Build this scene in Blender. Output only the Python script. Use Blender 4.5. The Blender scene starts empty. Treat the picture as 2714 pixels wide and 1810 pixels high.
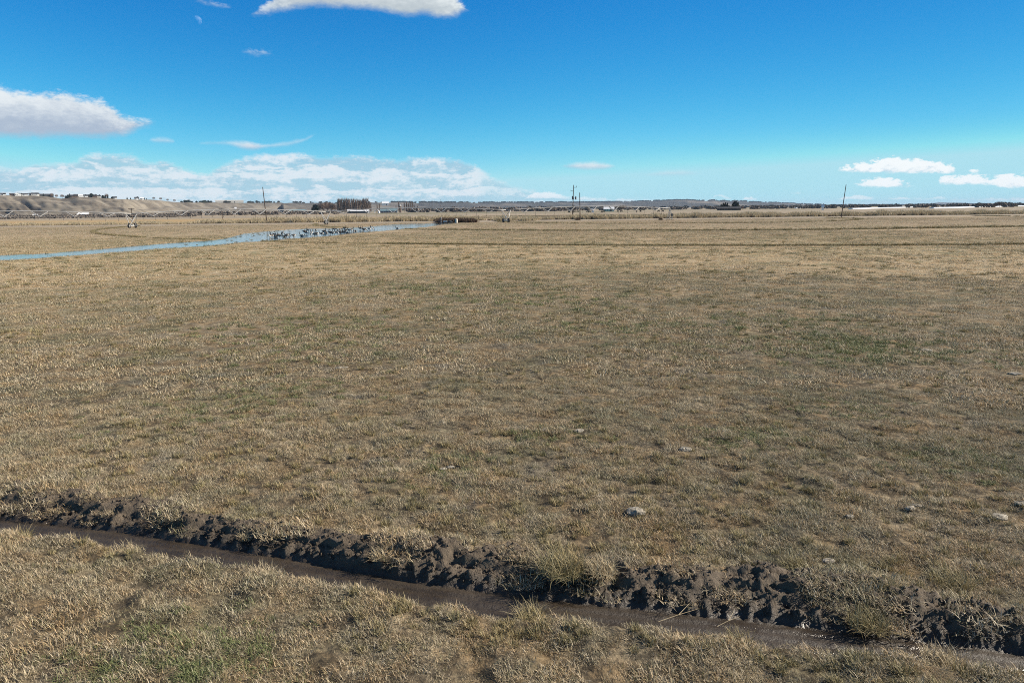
import bpy, math, random
import numpy as np
from mathutils import Matrix, Vector

random.seed(11)
RNG = np.random.default_rng(11)
R = math.radians
sc = bpy.context.scene
COL = sc.collection

# ------------------------------------------------------------------ camera
PW, PH, FPX, HORIZ, ROLL, CAMH = 2714.0, 1810.0, 710.0, 553.0, 0.0094, 4.0
KX, KY = PW / 1024.0, PH / 682.0
PITCH = math.atan((PH / 2 - HORIZ) / KY / FPX)
F_ = np.array([0, math.cos(PITCH), -math.sin(PITCH)])
U0 = np.array([0, math.sin(PITCH), math.cos(PITCH)])
X0 = np.array([1.0, 0, 0])
RR = math.atan(ROLL)
RV = X0 * math.cos(RR) - U0 * math.sin(RR)
UV = U0 * math.cos(RR) + X0 * math.sin(RR)
CAM = np.array([0, 0, CAMH])

cam = bpy.data.cameras.new('camera')
cam_o = bpy.data.objects.new('camera', cam)
COL.objects.link(cam_o)
cam.sensor_width = 36
cam.lens = FPX / 1024 * 36
cam.clip_start = 0.1
cam.clip_end = 60000
m = Matrix.Identity(4)
for i in range(3):
    m[i][0], m[i][1], m[i][2], m[i][3] = RV[i], UV[i], -F_[i], CAM[i]
cam_o.matrix_world = m
sc.camera = cam_o


def ray(px, py):
    d = F_ + RV * ((px - PW / 2) / KX / FPX) - UV * ((py - PH / 2) / KY / FPX)
    return d / np.linalg.norm(d)


def at(px, py, z=0.0):
    d = ray(px, py)
    t = (z - CAMH) / d[2]
    return CAM + d * t


def azel(px, py):
    d = ray(px, py)
    return math.degrees(math.atan2(d[0], d[1])), math.degrees(math.asin(d[2]))


def hz(px):                       # photo row of the true horizon in that column
    return HORIZ - ROLL * (px - PW / 2)


def az_of(px):
    return math.atan2(*ray(px, hz(px))[:2])


def far(px, dist, z=0.0):         # ground point seen in that column, at that distance
    a = az_of(px)
    return np.array([math.sin(a) * dist, math.cos(a) * dist, z])


def zof(px, py, dist):            # height of what is seen there when it stands at that distance
    d = ray(px, py)
    return CAMH + dist * d[2] / math.hypot(d[0], d[1])


# ------------------------------------------------------------------ light
SUN_AZ, SUN_EL = 82.0, 31.0
sun = bpy.data.lights.new('sun', 'SUN')
sun.energy = 5.0
sun.angle = R(0.53)
sun.color = (1.0, 0.90, 0.76)
sun_o = bpy.data.objects.new('sun', sun)
COL.objects.link(sun_o)
sd = Vector((math.sin(R(SUN_AZ)) * math.cos(R(SUN_EL)), math.cos(R(SUN_AZ)) * math.cos(R(SUN_EL)), math.sin(R(SUN_EL))))
sun_o.rotation_euler = sd.to_track_quat('Z', 'Y').to_euler()
sun_o.location = (60, 20, 50)

sc.view_settings.view_transform = 'Standard'
sc.view_settings.look = 'None'
sc.view_settings.exposure = 0.8
sc.view_settings.gamma = 1.0
sc.view_settings.use_curve_mapping = False
sc.cycles.use_denoising = False
sc.cycles.filter_width = 1.0
sc.cycles.max_bounces = 5
sc.cycles.diffuse_bounces = 2
sc.cycles.glossy_bounces = 3
sc.cycles.transparent_max_bounces = 6
sc.cycles.volume_bounces = 0
sc.cycles.sample_clamp_indirect = 4
sc.render.film_transparent = False


class NT:
    """small helper to write node graphs"""
    def __init__(s, tree):
        s.t = tree

    def n(s, kind, **kw):
        nd = s.t.nodes.new(kind)
        for k, v in kw.items():
            setattr(nd, k, v)
        return nd

    def put(s, sock, v):
        if hasattr(v, 'is_output') or isinstance(v, bpy.types.NodeSocket):
            s.t.links.new(v, sock)
        else:
            sock.default_value = v

    def m(s, op, a, b=0.0, c=0.0, clamp=False):
        nd = s.n('ShaderNodeMath', operation=op)
        nd.use_clamp = clamp
        s.put(nd.inputs[0], a)
        s.put(nd.inputs[1], b)
        if op in ('MULTIPLY_ADD', 'SMOOTH_MIN', 'SMOOTH_MAX', 'COMPARE'):
            s.put(nd.inputs[2], c)
        return nd.outputs[0]

    def xyz(s, x, y, z):
        nd = s.n('ShaderNodeCombineXYZ')
        for i, v in enumerate((x, y, z)):
            s.put(nd.inputs[i], v)
        return nd.outputs[0]

    def noise(s, vec, scale, detail=3, rough=0.5, dist=0.0):
        nd = s.n('ShaderNodeTexNoise')
        if vec is not None:
            s.put(nd.inputs['Vector'], vec)
        nd.inputs['Scale'].default_value = scale
        nd.inputs['Detail'].default_value = detail
        nd.inputs['Roughness'].default_value = rough
        nd.inputs['Distortion'].default_value = dist
        return nd.outputs[0]

    def mix(s, f, a, b, blend='MIX'):
        nd = s.n('ShaderNodeMix', data_type='RGBA', blend_type=blend)
        s.put(nd.inputs[0], f)
        s.put(nd.inputs[6], (*a, 1) if isinstance(a, tuple) and len(a) == 3 else a)
        s.put(nd.inputs[7], (*b, 1) if isinstance(b, tuple) and len(b) == 3 else b)
        return nd.outputs[2]

    def ss(s, v, lo, hi):
        nd = s.n('ShaderNodeMapRange', interpolation_type='SMOOTHSTEP')
        s.put(nd.inputs[0], v)
        s.put(nd.inputs[1], lo)
        s.put(nd.inputs[2], hi)
        return nd.outputs[0]

    def scale(s, vec, k):
        nd = s.n('ShaderNodeVectorMath', operation='MULTIPLY')
        s.put(nd.inputs[0], vec)
        nd.inputs[1].default_value = k
        return nd.outputs[0]

    def curve(s, fac, pts):
        nd = s.n('ShaderNodeFloatCurve')
        s.put(nd.inputs['Value'], fac)
        mp = nd.mapping
        mp.use_clip = True
        cv = mp.curves[0]
        pts = sorted(pts)
        cv.points[0].location = pts[0]
        cv.points[1].location = pts[-1]
        for p in pts[1:-1]:
            cv.points.new(*p)
        for p in cv.points:
            p.handle_type = 'VECTOR' if len(pts) > 40 else 'AUTO_CLAMPED'
        mp.update()
        return nd.outputs[0]


# ------------------------------------------------------------------ sky and its clouds
world = bpy.data.worlds.new('World')
sc.world = world
world.use_nodes = True
nt = NT(world.node_tree)
bg = world.node_tree.nodes['Background']
bg.inputs[1].default_value = 0.0575
sky = nt.n('ShaderNodeTexSky', sky_type='NISHITA', sun_disc=False)
sky.sun_elevation, sky.sun_rotation = R(SUN_EL), R(SUN_AZ)
sky.air_density, sky.dust_density, sky.ozone_density, sky.altitude = 1.0, 0.05, 3.0, 700
tc = nt.n('ShaderNodeTexCoord')
sx = nt.n('ShaderNodeSeparateXYZ')
nt.put(sx.inputs[0], tc.outputs['Generated'])
RAD = 180 / math.pi
az = nt.m('MULTIPLY', nt.m('ARCTAN2', sx.outputs[0], sx.outputs[1]), RAD)
el = nt.m('MULTIPLY', nt.m('ARCSINE', sx.outputs[2]), RAD)
gain = nt.m('MULTIPLY_ADD', nt.m('MULTIPLY', nt.m('MULTIPLY', nt.ss(az, 0.0, 42.0), nt.ss(az, 120.0, 60.0)), nt.ss(el, 0.5, 6.0)), -0.24, 1.0)
sep = nt.n('ShaderNodeSeparateColor')
nt.put(sep.inputs[0], nt.mix(1.0, sky.outputs[0], nt.xyz(gain, gain, gain), 'MULTIPLY'))
sr = nt.m('MULTIPLY', nt.m('POWER', nt.m('MULTIPLY', sep.outputs[0], 0.1), 2.7), 25.0)
sg = nt.m('MULTIPLY', nt.m('POWER', nt.m('MULTIPLY', sep.outputs[1], 0.1), 1.42), 15.2)
sr = nt.m('MINIMUM', sr, nt.m('MULTIPLY', sg, 0.62))
sb = nt.m('MULTIPLY', nt.m('POWER', nt.m('MULTIPLY', sep.outputs[2], 0.1), 0.8), 12.0)
sb = nt.m('ADD', sb, nt.m('MULTIPLY', sr, 0.35))
sr, sg, sb = nt.m('MINIMUM', sr, 4.2), nt.m('MINIMUM', sg, 7.6), nt.m('MINIMUM', sb, 8.7)
comb = nt.n('ShaderNodeCombineColor')
for i, v in enumerate((sr, sg, sb)):
    nt.put(comb.inputs[i], v)
skycol = comb.outputs[0]

fac = nt.m('MULTIPLY_ADD', az, 1 / 90.0, 0.5)
pv = nt.xyz(az, nt.m('MULTIPLY', el, 1.9), 3.7)
n_big = nt.m('SUBTRACT', nt.noise(pv, 0.33, 5, 0.58), 0.5)
n_fine = nt.m('SUBTRACT', nt.noise(pv, 1.5, 6, 0.66), 0.5)
pst = nt.xyz(nt.m('MULTIPLY', az, 0.30), nt.m('MULTIPLY', el, 1.5), 8.1)
n_str = nt.noise(pst, 0.85, 5, 0.55, 0.6)
EL0, ELS = -2.0, 26.0
skycol = nt.mix(nt.ss(el, 15.0, 42.0), skycol, sky.outputs[0])       # overhead the sky is left as the sky model has it


def layer(col, pts, amp_b, amp_f, soft, white, grey, texture=0.0, dens=1.0, lo=0.05):
    """one deck of clouds: where its tops and bases lie around the compass"""
    P = sorted(pts)
    tp, bp, op = [], [], []
    for (x, t, b, o) in P:
        a, e1 = azel(x, t)
        _, e2 = azel(x, b)
        u = a / 90 + 0.5
        tp.append((u, (e1 - EL0) / ELS))
        bp.append((u, (e2 - EL0) / ELS))
        op.append((u, o))
    top = nt.m('MULTIPLY_ADD', nt.curve(fac, tp), ELS, EL0)
    bot = nt.m('MULTIPLY_ADD', nt.curve(fac, bp), ELS, EL0)
    opa = nt.curve(fac, op)
    w = nt.m('ADD', nt.m('MULTIPLY', n_big, amp_b), nt.m('MULTIPLY', n_fine, amp_f))
    du = nt.m('ADD', nt.m('SUBTRACT', top, el), w)
    dd = nt.m('ADD', nt.m('SUBTRACT', el, bot), nt.m('MULTIPLY', w, 0.35))
    d = nt.m('MINIMUM', du, dd)
    alpha = nt.m('MULTIPLY', nt.ss(d, 0.0, soft), nt.m('MULTIPLY', opa, dens))
    hgt = nt.m('DIVIDE', nt.m('ADD', nt.m('SUBTRACT', el, bot), nt.m('MULTIPLY', n_fine, amp_f * 1.5)),
               nt.m('MAXIMUM', nt.m('SUBTRACT', top, bot), 0.15))
    if texture:
        row = nt.m('FRACT', nt.m('ADD', nt.m('MULTIPLY', nt.m('POWER', nt.m('MAXIMUM', el, 0.01), 0.62), 1.55), nt.m('MULTIPLY', n_str, 1.7)))
        saw = nt.m('MULTIPLY', nt.ss(row, 0.0, 0.72), nt.ss(row, 1.0, 0.82))
        hgt = nt.ss(nt.m('ADD', nt.m('MULTIPLY', saw, 0.42), nt.m('ADD', nt.m('MULTIPLY', n_fine, 1.5), nt.m('MULTIPLY', n_big, 0.8))), -0.25, 0.65)
        alpha = nt.m('MULTIPLY', alpha, nt.m('MULTIPLY_ADD', hgt, texture, 1 - texture))
        edge = nt.ss(du, 0.55, 0.0)
        hgt = nt.m('MAXIMUM', hgt, nt.m('MULTIPLY', edge, 0.85))
    sh = nt.ss(nt.m('ADD', hgt, nt.m('MULTIPLY', n_big, 0.9)), lo, lo + 0.8)
    c = nt.mix(sh, tuple(v * 10 for v in grey), tuple(v * 10 for v in white))  # sunlit tops and shaded bases are mixed into the cloud colour
    return nt.mix(alpha, col, c)


WHITE, GREY = (0.80, 0.86, 0.90), (0.42, 0.52, 0.66)
col = skycol
col = layer(col, [(-300, 430, 600, 1), (0, 434, 600, 1), (60, 440, 600, 1), (90, 426, 600, 1), (150, 428, 600, 1), (200, 425, 600, 1),
                  (215, 408, 600, 1), (270, 400, 600, 1), (340, 402, 600, 1), (370, 415, 600, 1), (400, 425, 600, 1), (430, 418, 600, 1),
                  (460, 428, 600, 1), (500, 445, 600, 1), (540, 454, 600, 1), (570, 442, 600, 1), (610, 425, 600, 1), (660, 411, 600, 1),
                  (720, 404, 600, 1), (800, 402, 600, 1), (850, 408, 600, 1), (960, 405, 600, 1), (1000, 412, 600, 1), (1060, 418, 600, 1),
                  (1090, 412, 600, 1), (1180, 414, 600, 1), (1240, 425, 600, 1), (1275, 445, 600, .85), (1320, 472, 600, .75), (1380, 492, 600, .75),
                  (1450, 508, 600, .75), (1560, 520, 600, .7), (1700, 524, 600, .6), (1850, 530, 600, .5), (2100, 532, 600, .45), (2714, 528, 600, .45)],
            0.5, 0.8, 0.5, (0.74, 0.83, 0.90), (0.40, 0.59, 0.73), texture=0.33)
col = layer(col, [(-300, 240, 372, 1), (-60, 226, 372, 1), (0, 222, 374, 1), (40, 230, 374, 1), (80, 234, 374, 1), (120, 230, 374, 1), (170, 232, 373, 1),
                  (210, 244, 374, 1), (250, 250, 374, 1), (290, 266, 372, 1), (330, 294, 366, 1), (370, 306, 348, .95), (405, 312, 338, .7), (430, 330, 320, 0),
                  (630, 148, 140, 0), (645, 130, 147, .45), (680, 125, 152, .55), (715, 131, 152, .45), (735, 150, 140, 0),
                  (815, 122, 116, 0), (840, 111, 123, .15), (866, 122, 116, 0), (1400, 200, 180, 0)],
            0.8, 1.5, 0.75, WHITE, (0.42, 0.51, 0.64), lo=0.16)
col = layer(col, [(385, 384, 370, 0), (400, 362, 380, .55), (430, 360, 384, .65), (460, 366, 384, .55), (480, 380, 370, 0), (505, 386, 378, 0),
                  (530, 375, 386, .45), (600, 369, 388, .55), (640, 368, 400, .75), (670, 371, 403, .95), (700, 377, 397, .75), (760, 371, 392, .55),
                  (810, 362, 377, .45), (835, 354, 361, .35), (850, 362, 350, 0), (1465, 447, 438, 0), (1490, 433, 447, .5), (1530, 426, 453, .85),
                  (1560, 424, 455, .85), (1600, 427, 454, .85), (1630, 435, 447, .5), (1650, 448, 438, 0), (1690, 466, 458, 0), (1720, 455, 471, .3),
                  (1790, 445, 471, .4), (1860, 455, 466, .2), (1890, 468, 458, 0)],
            0.25, 0.3, 0.45, WHITE, (0.45, 0.55, 0.70))
col = layer(col, [(490, 14, 2, 0), (520, -12, 12, .35), (565, -2, 24, .5), (610, 16, 28, .3), (640, 42, 30, 0), (662, 30, 47, .5), (700, 0, 44, .8),
                  (760, -60, 34, .95), (850, -100, 26, 1), (950, -100, 31, 1), (1020, -100, 39, 1), (1080, -100, 52, 1), (1120, -100, 46, 1),
                  (1170, -60, 55, 1), (1210, -20, 48, 1), (1238, 18, 33, .6), (1260, 44, 28, 0), (1700, 60, 30, 0)],
            0.7, 1.5, 0.7, (0.80, 0.86, 0.88), (0.50, 0.57, 0.62))
col = layer(col, [(1700, 460, 440, 0), (2205, 458, 444, 0), (2225, 442, 456, .9), (2270, 432, 459, 1), (2310, 424, 461, 1), (2340, 419, 461, 1),
                  (2380, 413, 461, 1), (2420, 415, 461, 1), (2460, 421, 461, 1), (2500, 427, 463, 1), (2525, 434, 463, 1), (2542, 460, 448, 0),
                  (2558, 456, 448, 0), (2574, 441, 460, .95), (2592, 446, 460, .9), (2606, 458, 450, 0), (2714, 470, 440, 0)],
            0.10, 1.5, 0.24, (0.93, 0.98, 1.0), (0.55, 0.70, 0.82), lo=-0.35)
col = layer(col, [(2000, 490, 470, 0), (2250, 486, 476, 0), (2268, 482, 495, .75), (2300, 474, 498, .9), (2350, 470, 498, 1), (2400, 482, 498, .9),
                  (2425, 492, 496, .4), (2440, 502, 490, 0), (2475, 486, 468, 0), (2492, 470, 489, .9), (2530, 462, 491, 1), (2580, 461, 491, 1),
                  (2640, 466, 493, 1), (2660, 457, 501, 1), (2714, 459, 501, 1), (2900, 470, 502, 1), (3000, 490, 480, 0)],
            0.10, 1.4, 0.24, (0.91, 0.97, 1.0), (0.56, 0.71, 0.83), lo=-0.35)
col = layer(col, [(1380, 545, 535, 0), (1400, 516, 528, .8), (1440, 508, 528, .9), (1475, 510, 528, .9), (1500, 518, 530, .5), (1560, 522, 532, .5), (1700, 528, 536, .5),
                  (1880, 530, 536, .5), (1900, 514, 520, .5), (1930, 520, 530, .7), (1955, 530, 524, 0), (1965, 522, 533, .8), (1990, 519, 533, .9), (2010, 526, 532, .5), (2025, 534, 526, 0),
                  (2085, 516, 510, 0), (2098, 508, 516, .6), (2130, 508, 516, .6), (2145, 516, 510, 0), (2200, 534, 524, 0), (2230, 521, 531, .6), (2280, 516, 531, .7), (2320, 524, 532, .4),
                  (2340, 532, 522, 0), (2355, 522, 531, .6), (2400, 520, 531, .7), (2440, 526, 532, .4), (2500, 520, 529, .5), (2520, 526, 532, .3), (2640, 524, 534, .5), (2714, 522, 536, .6)],
            0.05, 0.7, 0.16, (0.90, 0.95, 0.99), (0.60, 0.74, 0.84), lo=-0.4, dens=0.85)
nt.put(bg.inputs[0], col)


# ------------------------------------------------------------------ helpers: noise, meshes, tags
def hash2(i, j, seed):
    h = (i * 374761393 + j * 668265263 + seed * 974634541) & 0xFFFFFFFF
    h = ((h ^ (h >> 13)) * 1274126177) & 0xFFFFFFFF
    return ((h ^ (h >> 16)) & 0xFFFF) / 65535.0


def vnoise(x, y, seed=0):
    x, y = np.asarray(x, float), np.asarray(y, float)
    i, j = np.floor(x).astype(np.int64), np.floor(y).astype(np.int64)
    fx, fy = x - i, y - j
    fx, fy = fx * fx * (3 - 2 * fx), fy * fy * (3 - 2 * fy)
    a, b = hash2(i, j, seed), hash2(i + 1, j, seed)
    c, d = hash2(i, j + 1, seed), hash2(i + 1, j + 1, seed)
    return (a + (b - a) * fx) * (1 - fy) + (c + (d - c) * fx) * fy


def fbm(x, y, o=4, seed=0, g=0.5):
    v, amp, tot, f = 0, 1.0, 0, 1.0
    for k in range(o):
        v = v + amp * vnoise(np.asarray(x) * f, np.asarray(y) * f, seed + k * 17)
        tot += amp
        amp *= g
        f *= 2.03
    return v / tot


def sstep(a, b, x):
    t = np.clip((x - a) / (b - a), 0, 1)
    return t * t * (3 - 2 * t)


def mesh_np(name, v, faces, mats=(), smooth=False):
    me = bpy.data.meshes.new(name)
    if isinstance(faces, np.ndarray):
        n, k = faces.shape
        me.vertices.add(len(v))
        me.vertices.foreach_set('co', np.asarray(v, np.float32).ravel())
        me.loops.add(n * k)
        me.loops.foreach_set('vertex_index', faces.astype(np.int32).ravel())
        me.polygons.add(n)
        me.polygons.foreach_set('loop_start', np.arange(0, n * k, k, dtype=np.int32))
        me.update(calc_edges=True)
    else:
        me.from_pydata([tuple(p) for p in v], [], faces)
    for mt in mats:
        me.materials.append(mt)
    if smooth:
        me.polygons.foreach_set('use_smooth', np.ones(len(me.polygons), dtype=bool))
    me.update()
    return me


class MB:
    def __init__(s):
        s.v, s.f, s.mi = [], [], []

    def add(s, vs, fs, mi=0):
        b = len(s.v)
        s.v += [tuple(map(float, p)) for p in vs]
        s.f += [tuple(b + i for i in f) for f in fs]
        s.mi += [mi] * len(fs)
        return s

    def box(s, c, size, rz=0.0, mi=0, taper=1.0):
        x, y, z = (d / 2 for d in size)
        cr, sr_ = math.cos(rz), math.sin(rz)
        vs = []
        for dz in (-1, 1):
            k = taper if dz > 0 else 1
            for dx, dy in ((-1, -1), (1, -1), (1, 1), (-1, 1)):
                px, py = dx * x * k, dy * y * k
                vs.append((c[0] + px * cr - py * sr_, c[1] + px * sr_ + py * cr, c[2] + dz * z))
        return s.add(vs, [(3, 2, 1, 0), (4, 5, 6, 7), (0, 1, 5, 4), (1, 2, 6, 5), (2, 3, 7, 6), (3, 0, 4, 7)], mi)

    def tube(s, p0, p1, r0, r1=None, n=6, mi=0):
        r1 = r0 if r1 is None else r1
        p0, p1 = Vector(p0), Vector(p1)
        d = (p1 - p0)
        q = d.to_track_quat('Z', 'Y')
        vs, fs = [], []
        for p, r in ((p0, r0), (p1, r1)):
            for k in range(n):
                a = 2 * math.pi * k / n
                vs.append(p + q @ Vector((math.cos(a) * r, math.sin(a) * r, 0)))
        for k in range(n):
            fs.append((k, (k + 1) % n, n + (k + 1) % n, n + k))
        fs += [tuple(range(n))[::-1], tuple(range(n, 2 * n))]
        return s.add(vs, fs, mi)

    def path(s, pts, r, n=6, mi=0):
        rs = r if hasattr(r, '__len__') else [r] * len(pts)
        P = [Vector(p) for p in pts]
        vs, fs = [], []
        for i, p in enumerate(P):
            d = (P[min(i + 1, len(P) - 1)] - P[max(i - 1, 0)])
            q = d.to_track_quat('Z', 'Y')
            for k in range(n):
                a = 2 * math.pi * k / n
                vs.append(p + q @ Vector((math.cos(a) * rs[i], math.sin(a) * rs[i], 0)))
        for i in range(len(P) - 1):
            for k in range(n):
                fs.append((i * n + k, i * n + (k + 1) % n, (i + 1) * n + (k + 1) % n, (i + 1) * n + k))
        fs += [tuple(range(n))[::-1], tuple(range((len(P) - 1) * n, len(P) * n))]
        return s.add(vs, fs, mi)

    def mesh(s, name, mats, smooth=False):
        me = bpy.data.meshes.new(name)
        me.from_pydata(s.v, [], s.f)
        for mt in (mats if isinstance(mats, (list, tuple)) else [mats]):
            me.materials.append(mt)
        me.polygons.foreach_set('material_index', s.mi)
        if smooth:
            me.polygons.foreach_set('use_smooth', [True] * len(s.f))
        me.update()
        return me


def link(name, me, parent=None, loc=None, rz=0.0, scale=1.0):
    o = bpy.data.objects.new(name, me)
    COL.objects.link(o)
    if parent is not None:
        o.parent = parent
    if loc is not None:
        o.location = [float(t) for t in loc]
    o.rotation_euler = (0, 0, rz)
    o.scale = (scale,) * 3 if not hasattr(scale, '__len__') else scale
    return o


def tag(o, label=None, cat=None, group=None, kind=None):
    if label:
        o['label'] = label
    if cat:
        o['category'] = cat
    if group:
        o['group'] = group
    if kind:
        o['kind'] = kind
    return o


def thing(name, label, cat, loc=(0, 0, 0), rz=0.0, group=None, scale=1.0):
    return tag(link(name, None, None, loc, rz, scale), label, cat, group)


# ------------------------------------------------------------------ materials
def mat(name, build, rough=0.8, spec=0.3, metal=0.0):
    mt = bpy.data.materials.new(name)
    mt.use_nodes = True
    t = NT(mt.node_tree)
    p = mt.node_tree.nodes['Principled BSDF']
    p.inputs['Roughness'].default_value = rough
    p.inputs['Specular IOR Level'].default_value = spec
    p.inputs['Metallic'].default_value = metal
    if isinstance(build, tuple):
        base = build
        g = t.n('ShaderNodeNewGeometry')
        oi = t.n('ShaderNodeObjectInfo')
        nz = t.noise(g.outputs['Position'], 1.7, 4, 0.6)
        c = t.mix(nz, tuple(v * 0.72 for v in base), tuple(min(1, v * 1.25) for v in base))
        c = t.mix(t.m('MULTIPLY', oi.outputs['Random'], 0.25), c, tuple(v * 0.6 for v in base))
        t.put(p.inputs['Base Color'], c)
    else:
        build(t, p)
    return mt


def geo_pos(t):
    return t.n('ShaderNodeNewGeometry').outputs['Position']


def flat(t, v):                     # position with its height dropped
    s = t.n('ShaderNodeSeparateXYZ')
    t.put(s.inputs[0], v)
    return t.xyz(s.outputs[0], s.outputs[1], 0.0), s


STRAW, STRAW2, OLIVE, ASH = (0.52, 0.355, 0.180), (0.57, 0.465, 0.305), (0.190, 0.195, 0.095), (0.36, 0.330, 0.272)


def grass_tone(t):
    """where the field is straw, olive or ashen: shared by the ground cover and the blades"""
    v, s = flat(t, geo_pos(t))
    a = t.noise(v, 0.035, 4, 0.55)
    b = t.noise(v, 0.42, 4, 0.6)
    c = t.noise(v, 1.9, 3, 0.6)
    x = t.ss(s.outputs[0], -6.0, 40.0)
    tone = t.mix(t.ss(t.m('ADD', t.m('MULTIPLY', c, 0.6), t.m('MULTIPLY', t.noise(v, 0.9, 3, 0.6), 0.4)), 0.38, 0.60), STRAW, STRAW2)
    green = t.ss(t.m('ADD', t.m('MULTIPLY', b, 0.62), t.m('ADD', t.m('MULTIPLY', c, 0.25), t.m('MULTIPLY', a, 0.25))), 0.505, 0.70)
    tone = t.mix(t.m('MULTIPLY', t.ss(s.outputs[1], 45.0, 170.0), 0.6), tone, (0.39, 0.295, 0.215))
    tone = t.mix(t.m('MULTIPLY', green, 0.8), tone, OLIVE)
    ash = t.ss(t.noise(t.scale(v, (1.0, 1.0, 1.0)), 0.75, 3, 0.5, 0.4), 0.55, 0.72)
    tone = t.mix(t.m('MULTIPLY', ash, 0.55), tone, ASH)
    return tone, v, c


def b_field(t, p):
    tone, v, c = grass_tone(t)
    fine = t.noise(v, 9.0, 4, 0.7)
    patch = t.noise(v, 2.6, 4, 0.65)
    dark = t.ss(t.m('ADD', t.m('MULTIPLY', fine, 0.5), t.m('MULTIPLY', patch, 0.5)), 0.42, 0.62)
    shaded_soil = (0.038, 0.032, 0.024)  # soil darkened to near black to hold the shade between blades
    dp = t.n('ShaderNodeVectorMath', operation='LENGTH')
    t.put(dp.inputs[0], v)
    cc = t.mix(t.m('MULTIPLY_ADD', dark, 0.36, t.m('MULTIPLY_ADD', t.ss(dp.outputs['Value'], 9.0, 70.0), 0.55, 0.06)), shaded_soil, tone)  # paler with distance: the look of lit grass tops is in this colour
    t.put(p.inputs['Base Color'], cc)
    bp = t.n('ShaderNodeBump')
    bp.inputs['Strength'].default_value = 0.6
    bp.inputs['Distance'].default_value = 0.05
    t.put(bp.inputs['Height'], t.m('ADD', t.noise(v, 14.0, 5, 0.7), t.m('MULTIPLY', patch, 1.6)))
    t.put(p.inputs['Normal'], bp.outputs[0])


def b_blade(light=1.0, tint=None, even=1.0, much=0.6):
    def f(t, p):
        tone, v, c = grass_tone(t)
        at_ = t.n('ShaderNodeAttribute', attribute_name='tint')
        s = t.n('ShaderNodeSeparateColor')
        t.put(s.inputs[0], at_.outputs['Color'])
        cc = t.mix(t.m('MULTIPLY', t.m('POWER', s.outputs[0], 1.6), 0.75 * even), tone, tuple(v_ * light for v_ in (0.66, 0.59, 0.45)))
        cc = t.mix(t.m('MULTIPLY', t.ss(s.outputs[1], 0.48, 0.85), even), cc, (0.105, 0.080, 0.046))
        cc = t.mix(t.m('MULTIPLY', t.ss(s.outputs[2], 0.80, 0.9), 0.6), cc, (0.16, 0.18, 0.075))
        if tint:
            cc = t.mix(much, cc, tint)
        t.put(p.inputs['Base Color'], cc)
        p.inputs['Roughness'].default_value = 0.6
        out = [n for n in t.t.nodes if n.type == 'OUTPUT_MATERIAL'][0]
        tl = t.n('ShaderNodeBsdfTranslucent')
        t.put(tl.inputs[0], cc)
        mx = t.n('ShaderNodeMixShader')
        mx.inputs[0].default_value = 0.15
        t.put(mx.inputs[1], p.outputs[0])
        t.put(mx.inputs[2], tl.outputs[0])
        t.put(out.inputs[0], mx.outputs[0])
    return f


def b_mud(t, p):
    v = geo_pos(t)
    n1, n2 = t.noise(v, 5.0, 5, 0.65), t.noise(v, 48.0, 5, 0.75)
    s = t.n('ShaderNodeSeparateXYZ')
    t.put(s.inputs[0], v)
    c = t.mix(t.ss(n1, 0.3, 0.7), (0.042, 0.031, 0.021), (0.115, 0.089, 0.062))
    dry = t.ss(t.m('ADD', s.outputs[2], t.m('MULTIPLY', n1, 0.12)), -0.03, 0.09)
    c = t.mix(t.m('MULTIPLY', dry, 0.45), c, (0.175, 0.136, 0.094))
    wet = t.ss(s.outputs[2], -0.085, -0.125)
    c = t.mix(t.m('MULTIPLY', wet, 0.75), c, (0.042, 0.033, 0.024))
    t.put(p.inputs['Base Color'], c)
    pud = t.m('MULTIPLY', wet, t.ss(t.noise(t.scale(v, (0.7, 1.6, 1)), 2.3, 3, 0.6), 0.52, 0.62))
    t.put(p.inputs['Roughness'], t.m('SUBTRACT', t.m('MULTIPLY_ADD', dry, 0.35, 0.46), t.m('MULTIPLY', pud, 0.30)))
    p.inputs['Specular IOR Level'].default_value = 0.45
    bp = t.n('ShaderNodeBump')
    t.put(bp.inputs['Strength'], t.m('MULTIPLY_ADD', wet, -0.50, 1.0))
    bp.inputs['Distance'].default_value = 0.03
    t.put(bp.inputs['Height'], t.m('ADD', n2, t.m('MULTIPLY', t.noise(v, 13.0, 4, 0.6), 1.5)))
    t.put(p.inputs['Normal'], bp.outputs[0])


def b_water(t, p):
    v = geo_pos(t)
    p.inputs['Base Color'].default_value = (0.035, 0.045, 0.05, 1)
    p.inputs['Roughness'].default_value = 0.08
    p.inputs['Specular IOR Level'].default_value = 0.5
    p.inputs['IOR'].default_value = 1.33
    bp = t.n('ShaderNodeBump')
    bp.inputs['Strength'].default_value = 0.5
    bp.inputs['Distance'].default_value = 0.05
    t.put(bp.inputs['Height'], t.noise(t.scale(v, (0.8, 0.5, 1)), 1.6, 3, 0.6))
    t.put(p.inputs['Normal'], bp.outputs[0])


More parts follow.
